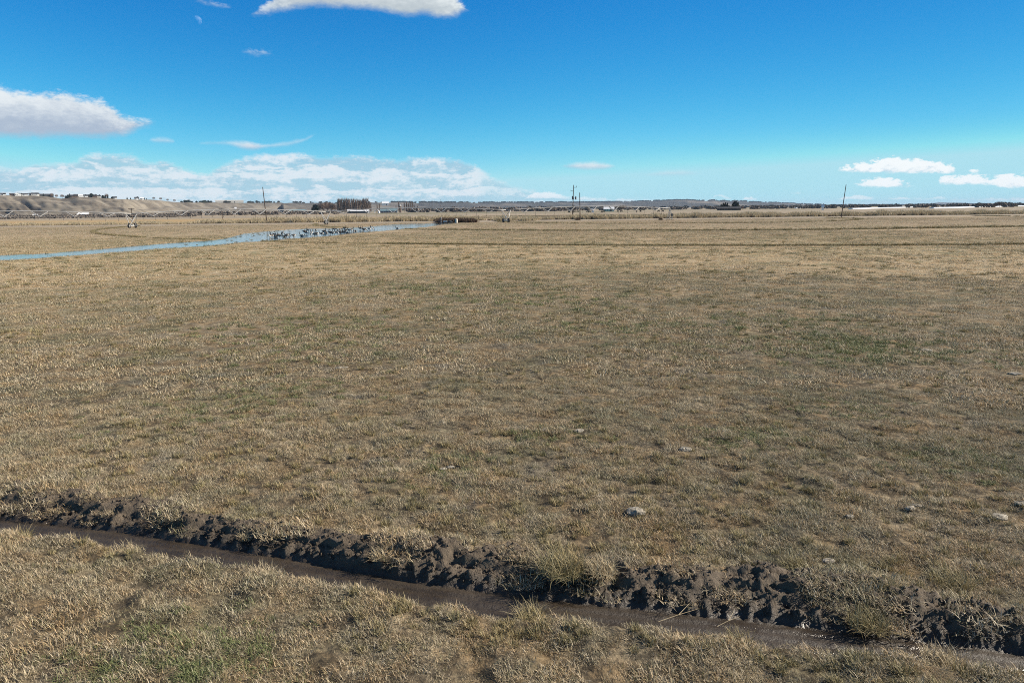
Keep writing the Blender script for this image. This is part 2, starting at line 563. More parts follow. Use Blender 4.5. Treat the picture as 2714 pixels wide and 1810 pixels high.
def b_farfield(t, p):
    v, s = flat(t, geo_pos(t))
    w = t.xyz(t.m('MULTIPLY', s.outputs[0], 0.0022), t.m('MULTIPLY', s.outputs[1], 0.0048), 0.0)
    vo = t.n('ShaderNodeTexVoronoi', feature='F1', distance='CHEBYCHEV')
    t.put(vo.inputs['Vector'], w)
    vo.inputs['Scale'].default_value = 1.0
    vs = t.n('ShaderNodeSeparateColor')
    t.put(vs.inputs[0], vo.outputs['Color'])
    c = t.mix(vs.outputs[0], (0.31, 0.245, 0.17), (0.25, 0.215, 0.165))
    c = t.mix(t.ss(vs.outputs[1], 0.7, 0.75), c, (0.17, 0.16, 0.10))
    near = t.ss(s.outputs[1], 480.0, 320.0)
    west = t.ss(s.outputs[0], 40.0, -120.0)
    c = t.mix(near, c, t.mix(west, (0.30, 0.235, 0.175), (0.37, 0.255, 0.125)))
    n = t.noise(t.scale(v, (0.3, 1, 1)), 0.05, 4, 0.6)
    c = t.mix(t.m('MULTIPLY', t.ss(n, 0.4, 0.65), 0.35), c, (0.40, 0.33, 0.22))
    t.put(p.inputs['Base Color'], c)


def b_hill(t, p):
    v = geo_pos(t)
    s = t.n('ShaderNodeSeparateXYZ')
    t.put(s.inputs[0], v)
    d = t.n('ShaderNodeVectorMath', operation='LENGTH')
    t.put(d.inputs[0], v)
    n1 = t.noise(v, 0.012, 5, 0.6, 0.8)
    n2 = t.noise(v, 0.05, 4, 0.65)
    c = t.mix(t.ss(n1, 0.38, 0.62), (0.125, 0.107, 0.085), (0.225, 0.197, 0.156))
    c = t.mix(t.m('MULTIPLY', t.ss(n2, 0.5, 0.7), 0.6), c, (0.12, 0.112, 0.09))
    c2 = t.mix(t.ss(t.noise(t.scale(v, (1, 0.35, 1)), 0.0022, 4, 0.6), 0.5, 0.62), (0.066, 0.064, 0.058), (0.17, 0.148, 0.122))
    fa = t.ss(d.outputs['Value'], 2300.0, 3600.0)
    t.put(p.inputs['Base Color'], t.mix(fa, c, c2))


def b_road(t, p):
    v = geo_pos(t)
    t.put(p.inputs['Base Color'], t.mix(t.noise(t.scale(v, (0.2, 1, 1)), 0.6, 4, 0.6), (0.25, 0.205, 0.15), (0.36, 0.30, 0.22)))


def b_rock(t, p):
    v = geo_pos(t)
    n = t.noise(v, 14.0, 5, 0.7)
    t.put(p.inputs['Base Color'], t.mix(t.ss(n, 0.35, 0.65), (0.13, 0.115, 0.09), (0.40, 0.36, 0.29)))
    bp = t.n('ShaderNodeBump')
    bp.inputs['Strength'].default_value = 0.8
    bp.inputs['Distance'].default_value = 0.03
    t.put(bp.inputs['Height'], n)
    t.put(p.inputs['Normal'], bp.outputs[0])


M = {}
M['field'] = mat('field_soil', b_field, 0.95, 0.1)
M['blade'] = mat('dry_blade', b_blade(), 0.6, 0.25)
M['farblade'] = mat('far_blade', b_blade(1.0, None, 0.75), 0.7, 0.15)
M['reed'] = mat('reed_blade', b_blade(1.0, (0.50, 0.415, 0.27)), 0.7, 0.2)
M['greenblade'] = mat('green_blade', b_blade(0.9, (0.245, 0.205, 0.085)), 0.6, 0.25)
M['fresh'] = mat('fresh_blade', b_blade(0.9, (0.125, 0.160, 0.055), 0.6, 0.82), 0.6, 0.25)
M['mud'] = mat('wet_mud', b_mud, 0.6, 0.4)
M['water'] = mat('water', b_water)
M['farfield'] = mat('far_field', b_farfield, 0.95, 0.1)
M['hill'] = mat('hill', b_hill, 0.95, 0.05)
M['road'] = mat('gravel', b_road, 0.9, 0.2)
M['rock'] = mat('rock', b_rock, 0.9, 0.2)
M['steel'] = mat('galvanised_steel', (0.44, 0.43, 0.41), 0.5, 0.4, 0.1)
M['hose'] = mat('dark_hose', (0.05, 0.05, 0.055), 0.7)
M['tyre'] = mat('tyre_rubber', (0.025, 0.025, 0.025), 0.85)
M['wood'] = mat('weathered_pole_wood', (0.085, 0.062, 0.048), 0.9, 0.15)
M['darkmetal'] = mat('dark_metal', (0.10, 0.11, 0.12), 0.6)
M['white'] = mat('white_paint', (0.78, 0.77, 0.74), 0.6)
M['cream'] = mat('cream_plastic', (0.62, 0.58, 0.50), 0.5)
M['roofwhite'] = mat('white_metal_roof', (0.80, 0.81, 0.82), 0.4, 0.5)
M['teal'] = mat('blue_green_roof', (0.17, 0.26, 0.29), 0.6)
M['greywall'] = mat('grey_blue_wall', (0.21, 0.25, 0.30), 0.8)
M['darkwall'] = mat('dark_wall', (0.06, 0.07, 0.075), 0.8)
M['darkroof'] = mat('dark_shingle', (0.055, 0.055, 0.06), 0.9)
M['brownwall'] = mat('brown_wall', (0.14, 0.095, 0.07), 0.9)
M['greenroof'] = mat('pale_green', (0.35, 0.55, 0.48), 0.6)
M['glass'] = mat('dark_window', (0.03, 0.035, 0.04), 0.15, 0.6)
M['bark'] = mat('bark', (0.085, 0.068, 0.055), 0.95, 0.1)
M['twig'] = mat('bare_twigs', (0.20, 0.15, 0.122), 0.95, 0.05)
M['needle'] = mat('evergreen', (0.022, 0.034, 0.022), 0.9, 0.1)
M['brush'] = mat('grey_brush', (0.20, 0.172, 0.148), 0.95, 0.05)
M['scrub'] = mat('brown_scrub', (0.135, 0.098, 0.072), 0.95, 0.05)
M['gooseblack'] = mat('goose_black', (0.012, 0.012, 0.014), 0.7)
M['goosebrown'] = mat('goose_brown', (0.075, 0.060, 0.048), 0.85)
M['goosewhite'] = mat('goose_white', (0.72, 0.70, 0.66), 0.8)
M['cow'] = mat('cow_hide', (0.018, 0.014, 0.012), 0.8)


def b_moon(t, p):
    out = [n for n in t.t.nodes if n.type == 'OUTPUT_MATERIAL'][0]
    v = t.n('ShaderNodeTexCoord').outputs['Object']
    df = t.n('ShaderNodeBsdfDiffuse')
    t.put(df.inputs[0], t.mix(t.ss(t.noise(v, 2.2, 3, 0.5), 0.4, 0.6), (0.025, 0.028, 0.03), (0.075, 0.075, 0.075)))
    tr = t.n('ShaderNodeBsdfTransparent')
    ad = t.n('ShaderNodeAddShader')
    t.put(ad.inputs[0], df.outputs[0])
    t.put(ad.inputs[1], tr.outputs[0])
    t.put(out.inputs[0], ad.outputs[0])


M['moon'] = mat('moon_dust', b_moon)

# ------------------------------------------------------------------ ground: one sheet, split into field, wheel rut and far field
cl = np.array([at(x, y)[:2] for x, y in ((-250, 1352), (0, 1378), (250, 1403), (500, 1440), (800, 1490), (1100, 1545), (1400, 1588), (1700, 1618),
                                         (2000, 1650), (2300, 1684), (2714, 1735), (3000, 1772))])
mt_ = np.array([at(x, y)[:2] for x, y in ((-250, 1270), (0, 1285), (250, 1318), (500, 1352), (800, 1412), (1000, 1440), (1200, 1452), (1400, 1470),
                                          (1600, 1498), (1800, 1518), (2000, 1520), (2300, 1545), (2500, 1600), (2714, 1640), (3000, 1670))])
ARC0 = at(1775, 582)[:2]


def y_c(X):
    Y = np.interp(X, cl[:, 0], cl[:, 1])
    lo, hi = X < cl[0, 0], X > cl[-1, 0]
    Y = np.where(lo, cl[0, 1] + (X - cl[0, 0]) * -0.22, Y)
    return np.where(hi, cl[-1, 1] + (X - cl[-1, 0]) * -0.24, Y)


def y_t(X):
    w = np.interp(X, mt_[:, 0], mt_[:, 1]) - np.interp(mt_[:, 0].clip(cl[0, 0], cl[-1, 0]).mean() * 0 + X, cl[:, 0], cl[:, 1])
    return y_c(X) + np.clip(w, 0.7, 2.2) + 0.5 * (fbm(X * 2.1, X * 0 + 3.3, 3, 5) - 0.5)


HW = 0.27


def mud_mask(X, Y):
    c = y_c(X)
    s = Y - c
    e = 0.34 * (fbm(X * 4.0, Y * 4.0, 3, 9) - 0.5)
    top = y_t(X) - c
    return (s + e * 0.55 > -HW - 0.03) & (s + e * 1.9 < top)


def water_m(X, Y):
    """signed depth into the flooded strip, in metres (positive inside)"""
    D = np.hypot(X, Y)
    A = np.arctan2(X, Y)
    lo = np.interp(A, WA, WL)
    up = np.interp(A, WA, WU)
    m_ = np.minimum(D - lo + 1.9, up - D + 0.5)
    m_ = np.where((A < WA[0]) | (A > WA[-1]), -50, m_)
    return m_


UP = [(-400, 712), (-200, 692), (0, 676), (137, 671), (176, 667.4), (264, 659.6), (352, 651.8), (391, 648.8), (440, 645), (557, 637), (589, 633), (628, 624), (647, 618.5), (694, 614),
      (753, 609.5), (812, 605.8), (898, 605.4), (976, 601), (1035, 595), (1093, 592.5), (1172, 591), (1215, 590)]
LO = [(-400, 728), (-200, 706), (0, 688), (84, 684), (170, 677), (254, 671), (333, 665.5), (391, 660.6), (440, 657.6), (465, 655.7), (538, 651.8), (589, 647), (626, 643.5), (655, 641), (714, 638),
      (773, 633), (800, 630.5), (868, 626), (937, 618.5), (1005, 612), (1054, 608.7), (1093, 604.8), (1142, 600), (1172, 595.5), (1215, 591.5)]
pxs = np.linspace(-400, 1215, 400)
upy, loy = np.interp(pxs, *zip(*UP)), np.interp(pxs, *zip(*LO))
wu = np.array([at(a, b) for a, b in zip(pxs, upy)])
wl = np.array([at(a, b) for a, b in zip(pxs, loy)])
WA = np.arctan2(wu[:, 0], wu[:, 1])
WU, WL = np.hypot(wu[:, 0], wu[:, 1]), np.interp(WA, np.arctan2(wl[:, 0], wl[:, 1]), np.hypot(wl[:, 0], wl[:, 1]))


def ground_z(X, Y):
    X, Y = np.asarray(X, float), np.asarray(Y, float)
    D = np.hypot(X, Y)
    bump = (fbm(X * 1.1, Y * 1.1, 4, 2) - 0.5) * 0.10 + (fbm(X * 2.9, Y * 2.9, 2, 7) - 0.5) * 0.075 * (1 - sstep(10, 30, D)) + (fbm(X * 5, Y * 5, 3, 3) - 0.5) * 0.05
    z = bump * (1 - sstep(25, 60, D)) + (fbm(X * 0.12, Y * 0.12, 3, 4) - 0.5) * 0.10 * (1 - sstep(250, 400, D))
    near = D < 22
    if near.any():
        x, y = X[near], Y[near]
        c = y_c(x)
        s = y - c
        top = y_t(x) - c
        zb = z[near]
        dep = 0.145
        u = x - 0.25 * s
        cl_ = fbm(x * 3.2, y * 3.2, 4, 21)
        rdg = 1 - np.abs(2 * fbm(x * 2.4 + 0.8 * cl_, y * 5.5, 4, 24, 0.6) - 1)
        fine = fbm(x * 9, y * 13, 4, 22, 0.6)
        floor = -dep + 0.012 * (fbm(x * 3, y * 3, 3, 23) - 0.5) + 0.006 * np.sin(s * 42 + 2 * cl_)
        t_ = np.clip((s - HW) / np.maximum(top - HW, 0.2), 0, 1)
        lug = np.maximum(0, np.sin(2 * math.pi * u / 0.21 + 5 * (cl_ - 0.5))) ** 0.6
        bank = -dep + (dep + 0.04) * np.power(t_, 0.6) + (rdg - 0.45) * 0.20 * np.clip(3.2 * fbm(x * 0.9, y * 0.9, 2, 28) - 0.9, 0.15, 1.3) * np.sin(math.pi * np.clip(t_, 0, 1)) ** 0.6 + (fine - 0.5) * 0.10 * (t_ > 0.02)
        bank += lug * 0.035 * cl_ * 1.6 * np.exp(-((s - HW - 0.10) / 0.10) ** 2)
        crumb = fbm(x * 21, y * 26, 3, 33, 0.6)
        bank += (crumb - 0.5) * 0.055 * (t_ > 0.01) * (t_ < 1)
        step2 = sstep(0.42, 0.52, t_ + 0.35 * (fbm(x * 2.5, y * 0.6, 3, 27) - 0.5)) - 0.5
        bank += step2 * 0.055 * (t_ > 0) * (t_ < 1)
        zr = np.where(s < HW, floor, bank)
        fade = sstep(1.0, 1.35, (s - HW) / np.maximum(top - HW, 0.2))
        zr = zr * (1 - fade) + zb * fade
        lip = 0.0 * np.exp(-((s + HW + 0.25) / 0.2) ** 2)
        nb = sstep(-HW + 0.06, -HW - 0.16, s + 0.3 * (cl_ - 0.5))
        zr = np.where(s < 0, floor * (1 - nb) + (zb + lip) * nb, zr)
        z = z.copy()
        z[near] = zr
    wm = water_m(X, Y)
    k = wm > -6
    if k.any():
        n = fbm(X[k] * 0.45, Y[k] * 0.30, 4, 31) - 0.5
        A = np.arctan2(X[k], Y[k])
        ragged = 0.03 + 0.10 * np.exp(-((A - az_of(640)) / 0.055) ** 2)
        d = np.clip(wm[k] / 1.6, -1.2, 1.0) * 0.06
        z = z.copy()
        z[k] = z[k] * sstep(-2, -6, wm[k]) - d + n * ragged * (wm[k] > -4) - 0.0
    return z


def ring(a0, a1, na):
    return np.linspace(a0, a1, na)


ang = np.concatenate([ring(R(-52), R(52), 600), ring(R(52), R(308), 46)[1:-1]])
rad = [0.6, 1.6, 2.6, 3.4]
while rad[-1] < 17:
    rad.append(rad[-1] + (0.026 if rad[-1] < 11.5 else 0.042))
while rad[-1] < 16000:
    r_ = rad[-1]
    rad.append(r_ * (1.013 if r_ < 260 else 1.05))
rad = np.array(rad)
AA, DD = np.meshgrid(ang, rad)
GX, GY = np.sin(AA) * DD, np.cos(AA) * DD
GZ = ground_z(GX.ravel(), GY.ravel())
V = np.column_stack([GX.ravel(), GY.ravel(), GZ])
na, nr = len(ang), len(rad)
jj, ii = np.meshgrid(np.arange(nr - 1), np.arange(na), indexing='ij')
i2 = (ii + 1) % na
Q = np.stack([jj * na + ii, jj * na + i2, (jj + 1) * na + i2, (jj + 1) * na + ii], -1).reshape(-1, 4)[:, ::-1]
C = V[Q].mean(1)
isfar = C[:, 1] > 224 + 0.115 * (C[:, 0] + 20)
back = np.hypot(C[:, 0], C[:, 1]) > 420
isfar |= back
ismud = mud_mask(C[:, 0], C[:, 1]) & (np.hypot(C[:, 0], C[:, 1]) < 20) & (C[:, 1] > 0)


def submesh(name, sel, mt, smooth=True):
    q = Q[sel]
    u, inv = np.unique(q, return_inverse=True)
    return link(name, mesh_np(name, V[u], inv.reshape(-1, 4), [mt], smooth))


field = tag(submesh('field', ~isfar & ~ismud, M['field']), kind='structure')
tag(submesh('wheel_rut', ismud, M['mud']), kind='structure')
tag(submesh('far_field', isfar, M['farfield']), kind='structure')
hub = link('field_centre', mesh_np('field_centre', np.vstack([[0, 0, 0], V[:na]]),
                                   np.array([[0, 1 + (k + 1) % na, 1 + k] for k in range(na)]), [M['field']]))
tag(hub, kind='structure')

# flooded strip
wv, wf = [], []
n_ = len(pxs)
for k in range(n_):
    a = WA[k]
    for d in (WL[k] - 4.0, WU[k] + 2.5 if pxs[k] > 560 else WU[k] + 1.6):
        wv.append((math.sin(a) * d, math.cos(a) * d, -0.012))
for k in range(n_ - 1):
    wf.append((2 * k, 2 * k + 2, 2 * k + 3, 2 * k + 1))
tag(link('water', mesh_np('water', wv, wf, [M['water']])), kind='structure')

# road beyond the field: a low bank with a gravel top
RY = [(-700, 609), (0, 602), (400, 598), (800, 594), (1000, 590.7), (1340, 586), (1700, 582), (2300, 575), (2714, 570.5), (3300, 563)]


def road_d(px):
    p_ = at(px, np.interp(px, *zip(*RY)))
    return math.hypot(p_[0], p_[1])


rc = np.array([at(x, y)[:2] for x, y in RY])
rx = np.linspace(rc[0, 0], rc[-1, 0], 60)
ry_ = np.poly1d(np.polyfit(rc[:, 0], rc[:, 1], 3))(rx)


def road_y(x):
    return float(np.interp(x, rx, ry_))


rv, rf = [], []
prof = [(-9.5, -0.05), (-5, 0.26), (4.2, 0.28), (8, -0.05)]
for k in range(60):
    for dy, z in prof:
        rv.append((rx[k], ry_[k] + dy, z))
for k in range(59):
    for i in range(3):
        rf.append((4 * k + i, 4 * k + 4 + i, 4 * k + 5 + i, 4 * k + 1 + i))
tag(link('road', mesh_np('road', rv, rf, [M['road']])), kind='structure')

# ------------------------------------------------------------------ hills: bluffs on the left, low ridges along the horizon, a far mesa
SK = [(-500, 512), (-200, 515), (0, 517), (60, 519), (110, 519), (140, 522), (165, 526), (185, 524), (210, 521), (260, 523), (300, 526), (340, 528),
      (400, 529), (440, 533), (470, 536), (520, 537), (700, 537), (860, 538), (1000, 537), (1200, 537.5), (1400, 537), (1550, 536.5), (1700, 534), (1790, 530.5),
      (1860, 532), (1935, 533), (1955, 532), (2000, 536), (2100, 540), (2200, 543), (2350, 543.5), (2714, 541), (3200, 538)]
CD = [(-500, 1450), (330, 1550), (470, 2300), (700, 2800), (900, 3600), (1100, 4600), (1500, 6000), (1900, 6200), (2100, 7400), (2714, 9000), (3200, 9000)]
hp = np.arange(-500, 3200, 3.0)
NT_ = 34
HV = np.zeros((len(hp), NT_ + 2, 3))
for k, px in enumerate(hp):
    crest = float(np.interp(px, *zip(*CD)))
    zc = zof(px, float(np.interp(px, *zip(*SK))), crest)
    zc += (vnoise(px / 14.0, 1.5, 41) - 0.5) * 0.0012 * crest
    a = az_of(px)
    depth = 330 + 0.05 * crest + (0.11 * crest if crest > 3000 else 0)
    for q in range(NT_):
        t_ = q / (NT_ - 1)
        sh = px + 70 * t_
        spur = fbm(sh / 150.0, t_ * 1.0, 4, 43) - 0.45
        d = crest - depth * (1 - t_) + spur * 150 * (1 - t_) * (1 if crest < 3000 else 2.2)
        gul = (1 - abs(2 * fbm(sh / 70.0, t_ * 1.1, 4, 44) - 1)) ** 2
        hgt = zc * (1 - (1 - t_) ** 1.6) - zc * 0.38 * gul * math.sin(math.pi * t_) * (1 if crest < 3000 else 0.5)
        HV[k, q] = (math.sin(a) * d, math.cos(a) * d, max(hgt, 0) if q else -0.5)
    for q, (dd, hz_) in enumerate(((300, 0.97), (1500, 0.0))):
        d = crest + dd
        HV[k, NT_ + q] = (math.sin(a) * d, math.cos(a) * d, zc * hz_ - (0.5 if hz_ == 0 else 0))
nh, nq = HV.shape[:2]
jj, ii = np.meshgrid(np.arange(nh - 1), np.arange(nq - 1), indexing='ij')
HQ = np.stack([jj * nq + ii, (jj + 1) * nq + ii, (jj + 1) * nq + ii + 1, jj * nq + ii + 1], -1).reshape(-1, 4)
tag(link('hills', mesh_np('hills', HV.reshape(-1, 3), HQ, [M['hill']], True)), kind='structure')


def hill_pt(px, t_=1.0):
    k = int(round((px - hp[0]) / 3.0))
    return HV[k, int(round(t_ * (NT_ - 1)))]


mv, mf = [], []
mpx = np.arange(2380, 2640, 6.0)
MS = [(2380, 545), (2420, 541), (2460, 539.5), (2480, 537.5), (2490, 536.2), (2500, 536.8), (2550, 537.2), (2590, 539.5), (2640, 545)]
for px in mpx:
    zt = zof(px, float(np.interp(px, *zip(*MS))), 13500)
    for d, z in ((12700, -2), (13100, zt * 0.55), (13500, zt), (14000, zt * 0.9), (14600, -2)):
        mv.append(tuple(far(px, d, z)))
for k in range(len(mpx) - 1):
    for q in range(4):
        mf.append((5 * k + q, 5 * k + 5 + q, 5 * k + 6 + q, 5 * k + 1 + q))
tag(link('mesa_hill', mesh_np('mesa_hill', mv, mf, [M['hill']], True)), kind='structure')

# ------------------------------------------------------------------ scattering grass and brush
SRC = bpy.data.collections.new('plant_sources')       # never linked to the scene: only instanced


def blade_mesh(name, n, rad_, l0, l1, w, lean0, lean1, seg=2, up=0.0, seed=0, droop=0.55):
    r = np.random.default_rng(seed)
    vs, fs, cols = [], [], []
    for _ in range(n):
        rr = rad_ * math.sqrt(r.random())
        th = r.random() * 2 * math.pi
        bx, by = rr * math.cos(th), rr * math.sin(th)
        L = l0 + (l1 - l0) * r.random() ** 1.5
        ln = lean0 + (lean1 - lean0) * r.random()
        ph = r.random() * 2 * math.pi
        ww = w * (0.7 + 0.6 * r.random())
        sx_, sy_ = -math.sin(ph + (r.random() - .5)), math.cos(ph + (r.random() - .5))
        p = np.array([bx, by, -0.01])
        b = len(vs)
        c = (r.random(), r.random(), r.random(), 1)
        for k in range(seg + 1):
            f = k / seg
            hw = ww * 0.5 * (1 - f * 0.75)
            if k < seg:
                vs.append((p[0] - sx_ * hw, p[1] - sy_ * hw, p[2]))
                vs.append((p[0] + sx_ * hw, p[1] + sy_ * hw, p[2]))
                cols += [c, c]
            else:
                vs.append(tuple(p))
                cols.append(c)
            a = min(ln + droop * f, 1.62)
            p = p + L / seg * np.array([math.sin(a) * math.cos(ph), math.sin(a) * math.sin(ph), math.cos(a)])
        for k in range(seg - 1):
            fs.append((b + 2 * k, b + 2 * k + 1, b + 2 * k + 3, b + 2 * k + 2))
        fs.append((b + 2 * seg - 2, b + 2 * seg - 1, b + 2 * seg))
    me = mesh_np(name, vs, fs)
    ca = me.color_attributes.new('tint', 'FLOAT_COLOR', 'POINT')
    ca.data.foreach_set('color', np.array(cols, np.float32).ravel())
    return me


def variants(name, k, mt, **kw):
    c = bpy.data.collections.new(name)
    for i in range(k):
        me = blade_mesh('%s_blades' % name, seed=100 + i + hash(name) % 1 + len(name) * 7, **kw)
        me.materials.append(mt)
        o = bpy.data.objects.new('%s_source' % name, me)
        c.objects.link(o)
    return c


def scatter(name, P, rot, scl, coll, nvar, kind='stuff', label=None):
    P = np.asarray(P, np.float32)
    n = len(P)
    me = bpy.data.meshes.new(name)
    me.vertices.add(n)
    me.vertices.foreach_set('co', P.ravel())
    a = me.attributes.new('rot', 'FLOAT_VECTOR', 'POINT')
    a.data.foreach_set('vector', np.asarray(rot, np.float32).ravel())
    a = me.attributes.new('scl', 'FLOAT_VECTOR', 'POINT')
    s = np.asarray(scl, np.float32)
    if s.ndim == 1:
        s = np.repeat(s[:, None], 3, 1)
    a.data.foreach_set('vector', s.ravel())
    a = me.attributes.new('pick', 'INT', 'POINT')
    a.data.foreach_set('value', RNG.integers(0, nvar, n).astype(np.int32))
    o = link(name, me)
    ng = bpy.data.node_groups.new(name + '_scatter', 'GeometryNodeTree')
    ng.interface.new_socket('Geometry', in_out='INPUT', socket_type='NodeSocketGeometry')
    ng.interface.new_socket('Geometry', in_out='OUTPUT', socket_type='NodeSocketGeometry')
    N, L = ng.nodes, ng.links
    gi, go = N.new('NodeGroupInput'), N.new('NodeGroupOutput')
    ci = N.new('GeometryNodeCollectionInfo')
    ci.inputs[0].default_value = coll
    ci.inputs['Separate Children'].default_value = True
    ci.inputs['Reset Children'].default_value = True
    ip = N.new('GeometryNodeInstanceOnPoints')
    ip.inputs['Pick Instance'].default_value = True

    def at_(nm, ty):
        x = N.new('GeometryNodeInputNamedAttribute')
        x.data_type = ty
        x.inputs[0].default_value = nm
        return x.outputs[0]
    L.new(gi.outputs[0], ip.inputs['Points'])
    L.new(ci.outputs[0], ip.inputs['Instance'])
    L.new(at_('pick', 'INT'), ip.inputs['Instance Index'])
    e2r = N.new('FunctionNodeEulerToRotation')
    L.new(at_('rot', 'FLOAT_VECTOR'), e2r.inputs[0])
    L.new(e2r.outputs[0], ip.inputs['Rotation'])
    L.new(at_('scl', 'FLOAT_VECTOR'), ip.inputs['Scale'])
    L.new(ip.outputs[0], go.inputs[0])
    md = o.modifiers.new('scatter', 'NODES')
    md.node_group = ng
    return tag(o, label, None, None, kind)


def spin(n):
    r = np.zeros((n, 3))
    r[:, 2] = RNG.random(n) * 2 * math.pi
    r[:, 0] = (RNG.random(n) - 0.5) * 0.25
    return r


def band(d0, d1, dens, amax=R(43)):
    n = int(dens * amax * (d1 * d1 - d0 * d0))
    D = np.sqrt(d0 * d0 + (d1 * d1 - d0 * d0) * RNG.random(n))
    A = (RNG.random(n) * 2 - 1) * amax
    return np.sin(A) * D, np.cos(A) * D


GR = dict(lean0=0.5, lean1=1.5)
cA = variants('lawn_near', 8, M['blade'], n=150, rad_=0.12, l0=0.022, l1=0.078, w=0.0042, lean0=0.25, lean1=1.5)
cB = variants('lawn_mid', 6, M['blade'], n=120, rad_=0.30, l0=0.03, l1=0.085, w=0.0095, lean0=0.3, lean1=1.5)
cC = variants('lawn_far', 5, M['farblade'], n=110, rad_=0.95, l0=0.05, l1=0.10, w=0.026, **GR)
cD = variants('lawn_farther', 4, M['farblade'], n=140, rad_=2.6, l0=0.05, l1=0.10, w=0.055, **GR)


def lawn(name, d0, d1, dens, coll, nvar, s0, s1, fscale):
    X, Y = band(d0, d1, dens)
    h = fbm(X * fscale, Y * fscale, 4, 51)
    g_ = fbm(X * fscale * 2.3, Y * fscale * 2.3, 3, 57)
    keep = RNG.random(len(X)) < np.clip(1.0 - 8.0 * (0.49 - g_) + 1.0 * (h - 0.5), 0.16 if fscale > 1.2 else 0.6, 1)
    md_ = mud_mask(X, Y) & (np.hypot(X, Y) < 20)
    s_ = Y - y_c(X)
    keep &= ~md_ | ((RNG.random(len(X)) < 1.0 * np.clip((s_ - HW - 0.08) / 0.6, 0, 1) ** 0.45 * (fbm(X * 2.2, Y * 2.2, 3, 55) > 0.525 - 0.004 * np.clip(X, -5, 6))))
    wm = water_m(X, Y)
    keep &= wm < 0.4
    keep &= Y < 226 + 0.115 * (X + 20)
    X, Y, h = X[keep], Y[keep], h[keep]
    Z = ground_z(X, Y)
    keep = (Z > -0.03) | (np.hypot(X, Y) < 22)
    X, Y, Z, h = X[keep], Y[keep], Z[keep], h[keep]
    h = 0.5 * h + 0.5 * fbm(X * 2.9, Y * 2.9, 2, 7) if fscale > 2 else h
    sc_ = s0 + (s1 - s0) * sstep(0.3, 0.72, h) * (0.6 + 0.8 * RNG.random(len(X)))
    if fscale > 2:
        sc_ *= 1 + 0.45 * mud_mask(X, Y)
    scatter(name, np.column_stack([X, Y, Z]), spin(len(X)), sc_, coll, nvar)


lawn('dry_grass', 4.6, 17, 150, cA, 8, 0.62, 1.35, 2.4)
lawn('dry_grass', 17, 46, 32, cB, 6, 0.6, 1.4, 1.3)
lawn('dry_grass', 46, 130, 3.6, cC, 5, 0.6, 1.3, 0.7)
lawn('dry_grass', 130, 262, 0.5, cD, 4, 0.6, 1.2, 0.25)

# taller, darker tufts strewn over the field
cT = variants('tuft', 5, M['greenblade'], n=70, rad_=0.10, l0=0.07, l1=0.19, w=0.012, lean0=0.1, lean1=1.1)


def strewn(n, d0, d1, k):
    D = d0 * (d1 / d0) ** RNG.random(n)
    A = (RNG.random(n) * 2 - 1) * R(43)
    X, Y = np.sin(A) * D, np.cos(A) * D
    ok = (water_m(X, Y) < -1) & ~(mud_mask(X, Y) & (D < 20)) & (fbm(X * 0.3, Y * 0.3, 3, 61) > 0.47)
    X, Y, D = X[ok], Y[ok], D[ok]
    s = (0.5 + 0.7 * RNG.random(len(X))) * k * np.clip(D / 20, 0.8, 3.0)
    scl = np.column_stack([s, s, s * np.clip(12 / D + 0.35, 0.4, 1)])
    return np.column_stack([X, Y, ground_z(X, Y)]), scl


P1, S1 = strewn(6500, 6, 150, 0.85)
# darker grass in the wheel tracks of the sprinkler, rings about its pivot
PIV = at(1775, 582.5)[:2]
trk = []
for rad_k, dens, hw in ((55.5, 1.6, 0.5), (111, 4.5, 0.5), (161, 12.0, 0.28)):
    for s_ in np.arange(0, 2 * math.pi * rad_k, 1 / dens):
        a = s_ / rad_k
        r_k = rad_k + (RNG.random() - 0.5) * 2 * hw + 0.8 * (vnoise(s_ / 25, rad_k, 71) - 0.5)
        x, y = PIV[0] + math.cos(a) * r_k, PIV[1] + math.sin(a) * r_k
        if abs(math.atan2(x, y)) < R(44) and y > 15 and water_m(np.array([x]), np.array([y]))[0] < -0.5 and vnoise(s_ / 9, rad_k * 3, 72) > 0.08:
            trk.append((x, y))
trk = np.array(trk)
dt = np.hypot(trk[:, 0], trk[:, 1])
st = (1.75 + 1.5 * RNG.random(len(trk))) * np.clip(dt / 90, 0.8, 1.6)
st *= np.where(trk[:, 0] < -15, 0.62, 1.0)
P2, S2 = np.column_stack([trk, ground_z(trk[:, 0], trk[:, 1])]), np.column_stack([st, st, st * 0.75])
